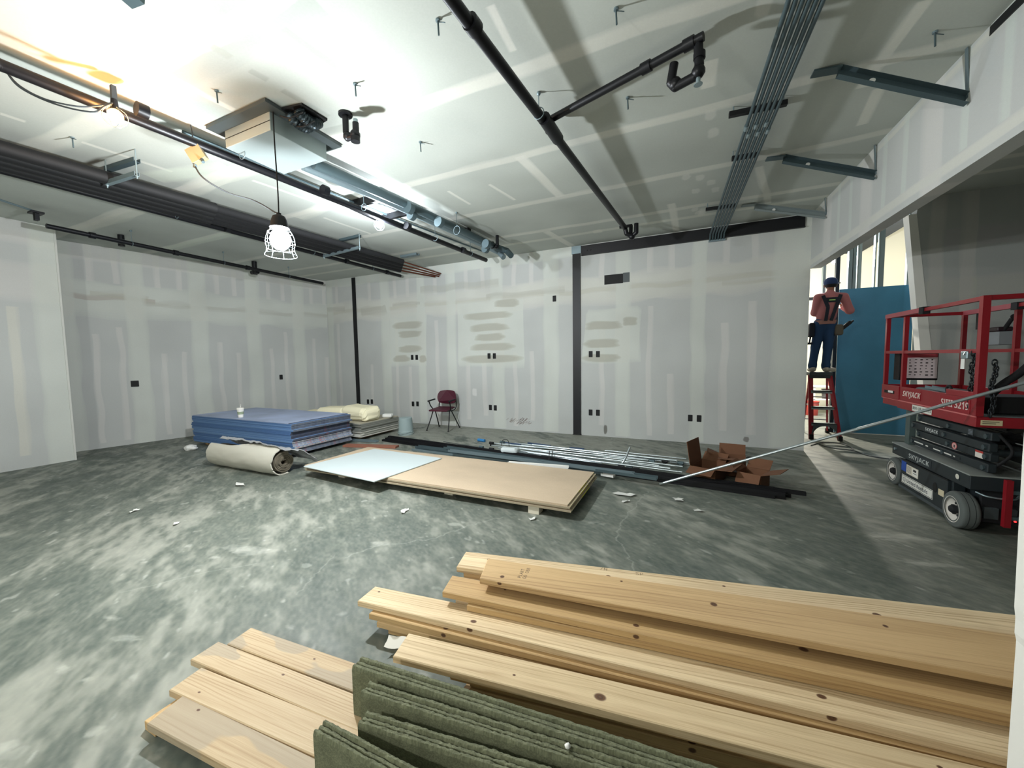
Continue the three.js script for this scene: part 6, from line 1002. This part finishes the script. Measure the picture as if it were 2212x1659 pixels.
{
  const base = [2.275, 1.25, -9.05], T = thing('person', 'worker in pink shirt, jeans and dark cap seen from behind on the ladder', 'person', base);
  const put = (n, g, m, l) => { const q = mesh(n, flat(g), m, T); if (l) q.userData.label = l; return q; };
  const skin = S(0x8a5a44, 0.6), shirt = S(0xa8686a, 0.85), jean = S(0x1d3d63, 0.85), dark = S(0x151b2a, 0.8), cap = S(0x16305c, 0.75), shoe = S(0xb8b0a4, 0.8), leather = S(0x5d564c, 0.85);
  const C = 0.11, sh = [[-0.075, 1.395, 0.01], [0.31, 1.385, 0.01]], el = [[-0.1, 1.12, -0.05], [0.415, 1.13, -0.03]], wr = [[-0.03, 1.14, -0.28], [0.36, 1.22, -0.26]];
  const hipL = [-0.025, 0.86, 0], hipR = [0.115, 0.86, 0], knL = [-0.075, 0.47, -0.03], knR = [0.115, 0.47, -0.035], anL = [-0.12, 0.09, 0.01], anR = [0.085, 0.09, 0.01];
  // body: trunk, limbs, head and hands in one surface
  const body = sdf([[[0.045, 0.9, 0], [0.08, 1.1, 0], 0.12, 0.12, 1.25], [[0.08, 1.1, 0], [C, 1.36, 0.005], 0.12, 0.13, 1.3], [[C - 0.12, 1.4, 0], [C + 0.12, 1.4, 0], 0.06, 0.06], [[C, 1.4, 0], [C + 0.005, 1.53, -0.02], 0.058, 0.052],
    [sh[0], el[0], 0.05, 0.04], [el[0], wr[0], 0.04, 0.027], [sh[1], el[1], 0.05, 0.04], [el[1], wr[1], 0.04, 0.027], [hipL, knL, 0.085, 0.056], [knL, anL, 0.055, 0.038], [hipR, knR, 0.085, 0.056], [knR, anR, 0.055, 0.038],
    [anL, [-0.13, 0.03, -0.12], 0.035, 0.028], [anR, [0.19, 0.03, -0.07], 0.035, 0.028]], [0.11, 0.82, -0.05], 0.88, 128, 0.014);
  const H = [C + 0.008, 1.625, -0.035];
  const head = sdf([[[H[0], H[1] + 0.03, H[2] + 0.015], [H[0], H[1] + 0.025, H[2] - 0.02], 0.088, 0.086], [[H[0], H[1] - 0.05, H[2] - 0.03], [H[0], H[1] - 0.085, H[2] - 0.055], 0.062, 0.04], [[H[0], H[1] - 0.02, H[2] - 0.095], [H[0], H[1] + 0.02, H[2] - 0.09], 0.013, 0.008], [[H[0] - 0.025, H[1] - 0.055, H[2] - 0.088], [H[0] + 0.025, H[1] - 0.055, H[2] - 0.088], 0.009, 0.009],
    [[H[0] - 0.032, H[1] + 0.015, H[2] - 0.083], [H[0] - 0.03, H[1] + 0.015, H[2] - 0.083], 0.012, 0.012], [[H[0] + 0.032, H[1] + 0.015, H[2] - 0.083], [H[0] + 0.03, H[1] + 0.015, H[2] - 0.083], 0.012, 0.012],
    [[H[0] - 0.088, H[1] + 0.01, H[2]], [H[0] - 0.086, H[1] - 0.03, H[2] - 0.008], 0.016, 0.012], [[H[0] + 0.088, H[1] + 0.01, H[2]], [H[0] + 0.086, H[1] - 0.03, H[2] - 0.008], 0.016, 0.012], [[H[0], H[1] - 0.06, H[2] + 0.02], [H[0], H[1] - 0.13, H[2] + 0.02], 0.05, 0.052]], [H[0], H[1] - 0.02, H[2]], 0.17, 104, 0.008);
  function hand(w, dir, up, side) { // palm and five bent fingers reaching along dir
    const d = V(dir).normalize(), s = new THREE.Vector3().crossVectors(d, V(up)).normalize().multiplyScalar(side), u = new THREE.Vector3().crossVectors(s, d).normalize().multiplyScalar(side), at = (a, b, c2) => V(w).addScaledVector(d, a).addScaledVector(s, b).addScaledVector(u, c2).toArray();
    const pr = [[at(0, 0, 0), at(0.03, 0, 0), 0.024, 0.02], [at(0.03, -0.02, 0), at(0.08, -0.026, 0), 0.016, 0.013], [at(0.03, 0.0, 0), at(0.085, 0.0, 0), 0.017, 0.013], [at(0.03, 0.02, 0), at(0.08, 0.026, 0), 0.016, 0.013]];
    [[-0.03, 0.042, 0.0085], [-0.01, 0.05, 0.009], [0.011, 0.046, 0.0088], [0.031, 0.034, 0.008]].forEach(([b, l, r]) => { const p = at(0.088, b, 0), q = at(0.088 + l * 0.75, b * 1.1, -l * 0.3), t = at(0.088 + l * 0.95, b * 1.15, -l * 1.0); pr.push([p, q, r, r * 0.95], [q, t, r * 0.95, r * 0.8]); });
    pr.push([at(0.02, -0.024, -0.004), at(0.055, -0.052, -0.014), 0.012, 0.01], [at(0.055, -0.052, -0.014), at(0.08, -0.056, -0.03), 0.01, 0.008]);
    return sdf(pr, at(0.07, 0, -0.01), 0.13, 84, 0.0035);
  }
  put('body', [body, head, hand(wr[0], [0.15, 0.25, -1], [1, 0, 0.1], 1), hand(wr[1], [-0.1, 0.35, -1], [-1, 0, 0], -1)], skin);
  put('shirt', sdf([[[0.05, 1.0, 0], [0.07, 1.1, 0.004], 0.135, 0.142, 1.2], [[0.07, 1.06, 0.004], [C, 1.34, 0.01], 0.145, 0.148, 1.3], [[C - 0.13, 1.395, 0.005], [C + 0.13, 1.39, 0.005], 0.078, 0.078], [[C, 1.42, 0.005], [C, 1.475, -0.005], 0.07, 0.062], [sh[0], el[0], 0.07, 0.062], [el[0], mix3(el[0], wr[0], 0.75), 0.058, 0.045], [sh[1], el[1], 0.072, 0.064], [el[1], mix3(el[1], wr[1], 0.75), 0.06, 0.045]], [0.13, 1.16, -0.05], 0.46, 100, 0.012), shirt);
  put('jeans', sdf([[[0.0, 0.9, 0], [0.09, 0.9, 0], 0.13, 0.13, 1.15], [hipL, knL, 0.1, 0.072], [knL, [-0.12, 0.13, 0.008], 0.07, 0.062], [hipR, knR, 0.1, 0.074], [knR, [0.085, 0.13, 0.008], 0.072, 0.064], [[-0.118, 0.13, 0.008], [-0.12, 0.09, 0.01], 0.066, 0.066], [[0.085, 0.13, 0.008], [0.085, 0.09, 0.01], 0.068, 0.068]], [0.02, 0.52, -0.01], 0.54, 110, 0.009), jean);
  const crown = new THREE.SphereGeometry(0.108, 24, 12, 0, Math.PI * 2, 0, Math.PI * 0.6); crown.scale(1, 0.98, 1.08); crown.translate(H[0], H[1] + 0.035, H[2] + 0.004);
  const brim = new THREE.CylinderGeometry(0.1, 0.1, 0.008, 24, 1, false, Math.PI * 0.5, Math.PI); brim.scale(0.85, 1, 1.5); brim.rotateY(-0.9); brim.translate(H[0] + 0.05, H[1] + 0.035, H[2] - 0.05);
  put('cap', [crown, brim], cap);
  const hr = new THREE.SphereGeometry(0.1, 20, 12, Math.PI * 1.0, Math.PI, Math.PI * 0.4, Math.PI * 0.36); hr.scale(1, 1, 1.02); hr.rotateY(Math.PI); hr.translate(H[0], H[1] + 0.02, H[2] + 0.006); put('hair', hr, M.black);
  for (const [a, b] of [[anL, [-0.13, 0.035, -0.13]], [anR, [0.225, 0.035, -0.06]]]) put('shoe', sdf([[[a[0], 0.06, 0.035], [a[0], 0.065, 0.02], 0.05, 0.05], [[a[0], 0.05, 0.02], b, 0.05, 0.038]].map(([p, q, r, s]) => [[p[0], Math.max(p[1], r), p[2]], [q[0], Math.max(q[1], s), q[2]], r, s]), [(a[0] + b[0]) / 2, 0.06, -0.03], 0.2, 60, 0.01), shoe);
  // suspenders with their yoke, belt, pouches and tools
  const bk = (x, y, o = 0) => [x, y, 0.01 + 0.118 * Math.sqrt(Math.max(0.05, 1 - ((x - lerp(0.06, C, clamp((y - 0.9) / 0.4, 0, 1))) / 0.2) ** 2)) + o];
  put('suspenders', [bar(bk(C - 0.13, 1.42, 0), bk(C - 0.06, 1.2, 0.012), 0.055, 0.012, [0, 0, 1]), bar(bk(C - 0.06, 1.2, 0.012), bk(0.02, 0.95, 0.02), 0.05, 0.012, [0, 0, 1]), bar(bk(C + 0.13, 1.42, 0), bk(C + 0.06, 1.2, 0.012), 0.055, 0.012, [0, 0, 1]), bar(bk(C + 0.06, 1.2, 0.012), bk(0.1, 0.95, 0.02), 0.05, 0.012, [0, 0, 1]), bar(bk(C - 0.1, 1.33, 0.008), bk(C + 0.1, 1.33, 0.008), 0.012, 0.09, [0, 1, 0])], dark);
  put('hi_vis_tab', bx(C - 0.05, 1.315, 0.145, C + 0.04, 1.335, 0.152), S(0x9fd070, 0.6));
  const belt = new THREE.CylinderGeometry(0.165, 0.165, 0.075, 36, 1, true); belt.scale(1, 1, 0.84); belt.translate(0.05, 0.93, 0); put('tool_belt', belt, S(0x9b6f66, 0.8));
  put('tool_pouch', [rbx(-0.2, 0.66, -0.09, -0.11, 0.93, 0.07, 0.03, 4), rod([-0.17, 0.66, 0.02], [-0.185, 0.56, 0.03], 0.014, 8), rbx(-0.23, 0.52, 0.0, -0.14, 0.56, 0.05, 0.008)], dark, 'dark pouch with a hammer on the left hip');
  put('tool_pouch', [rbx(0.18, 0.68, -0.06, 0.31, 0.88, 0.09, 0.035, 4)], leather, 'worn pouch on the right hip');
  const dr = rbx(-0.03, -0.09, -0.03, 0.03, 0.09, 0.03, 0.012, 3); dr.rotateZ(-0.8); dr.translate(0.36, 0.86, 0.02);
  put('drill', [dr, rod([0.3, 0.8, 0.02], [0.27, 0.72, 0.02], 0.022, 10), rod([0.42, 0.91, 0.02], [0.46, 0.94, 0.02], 0.016, 10)], M.black, 'black drill holstered at the right hip');
}
renderer.render(scene, camera);
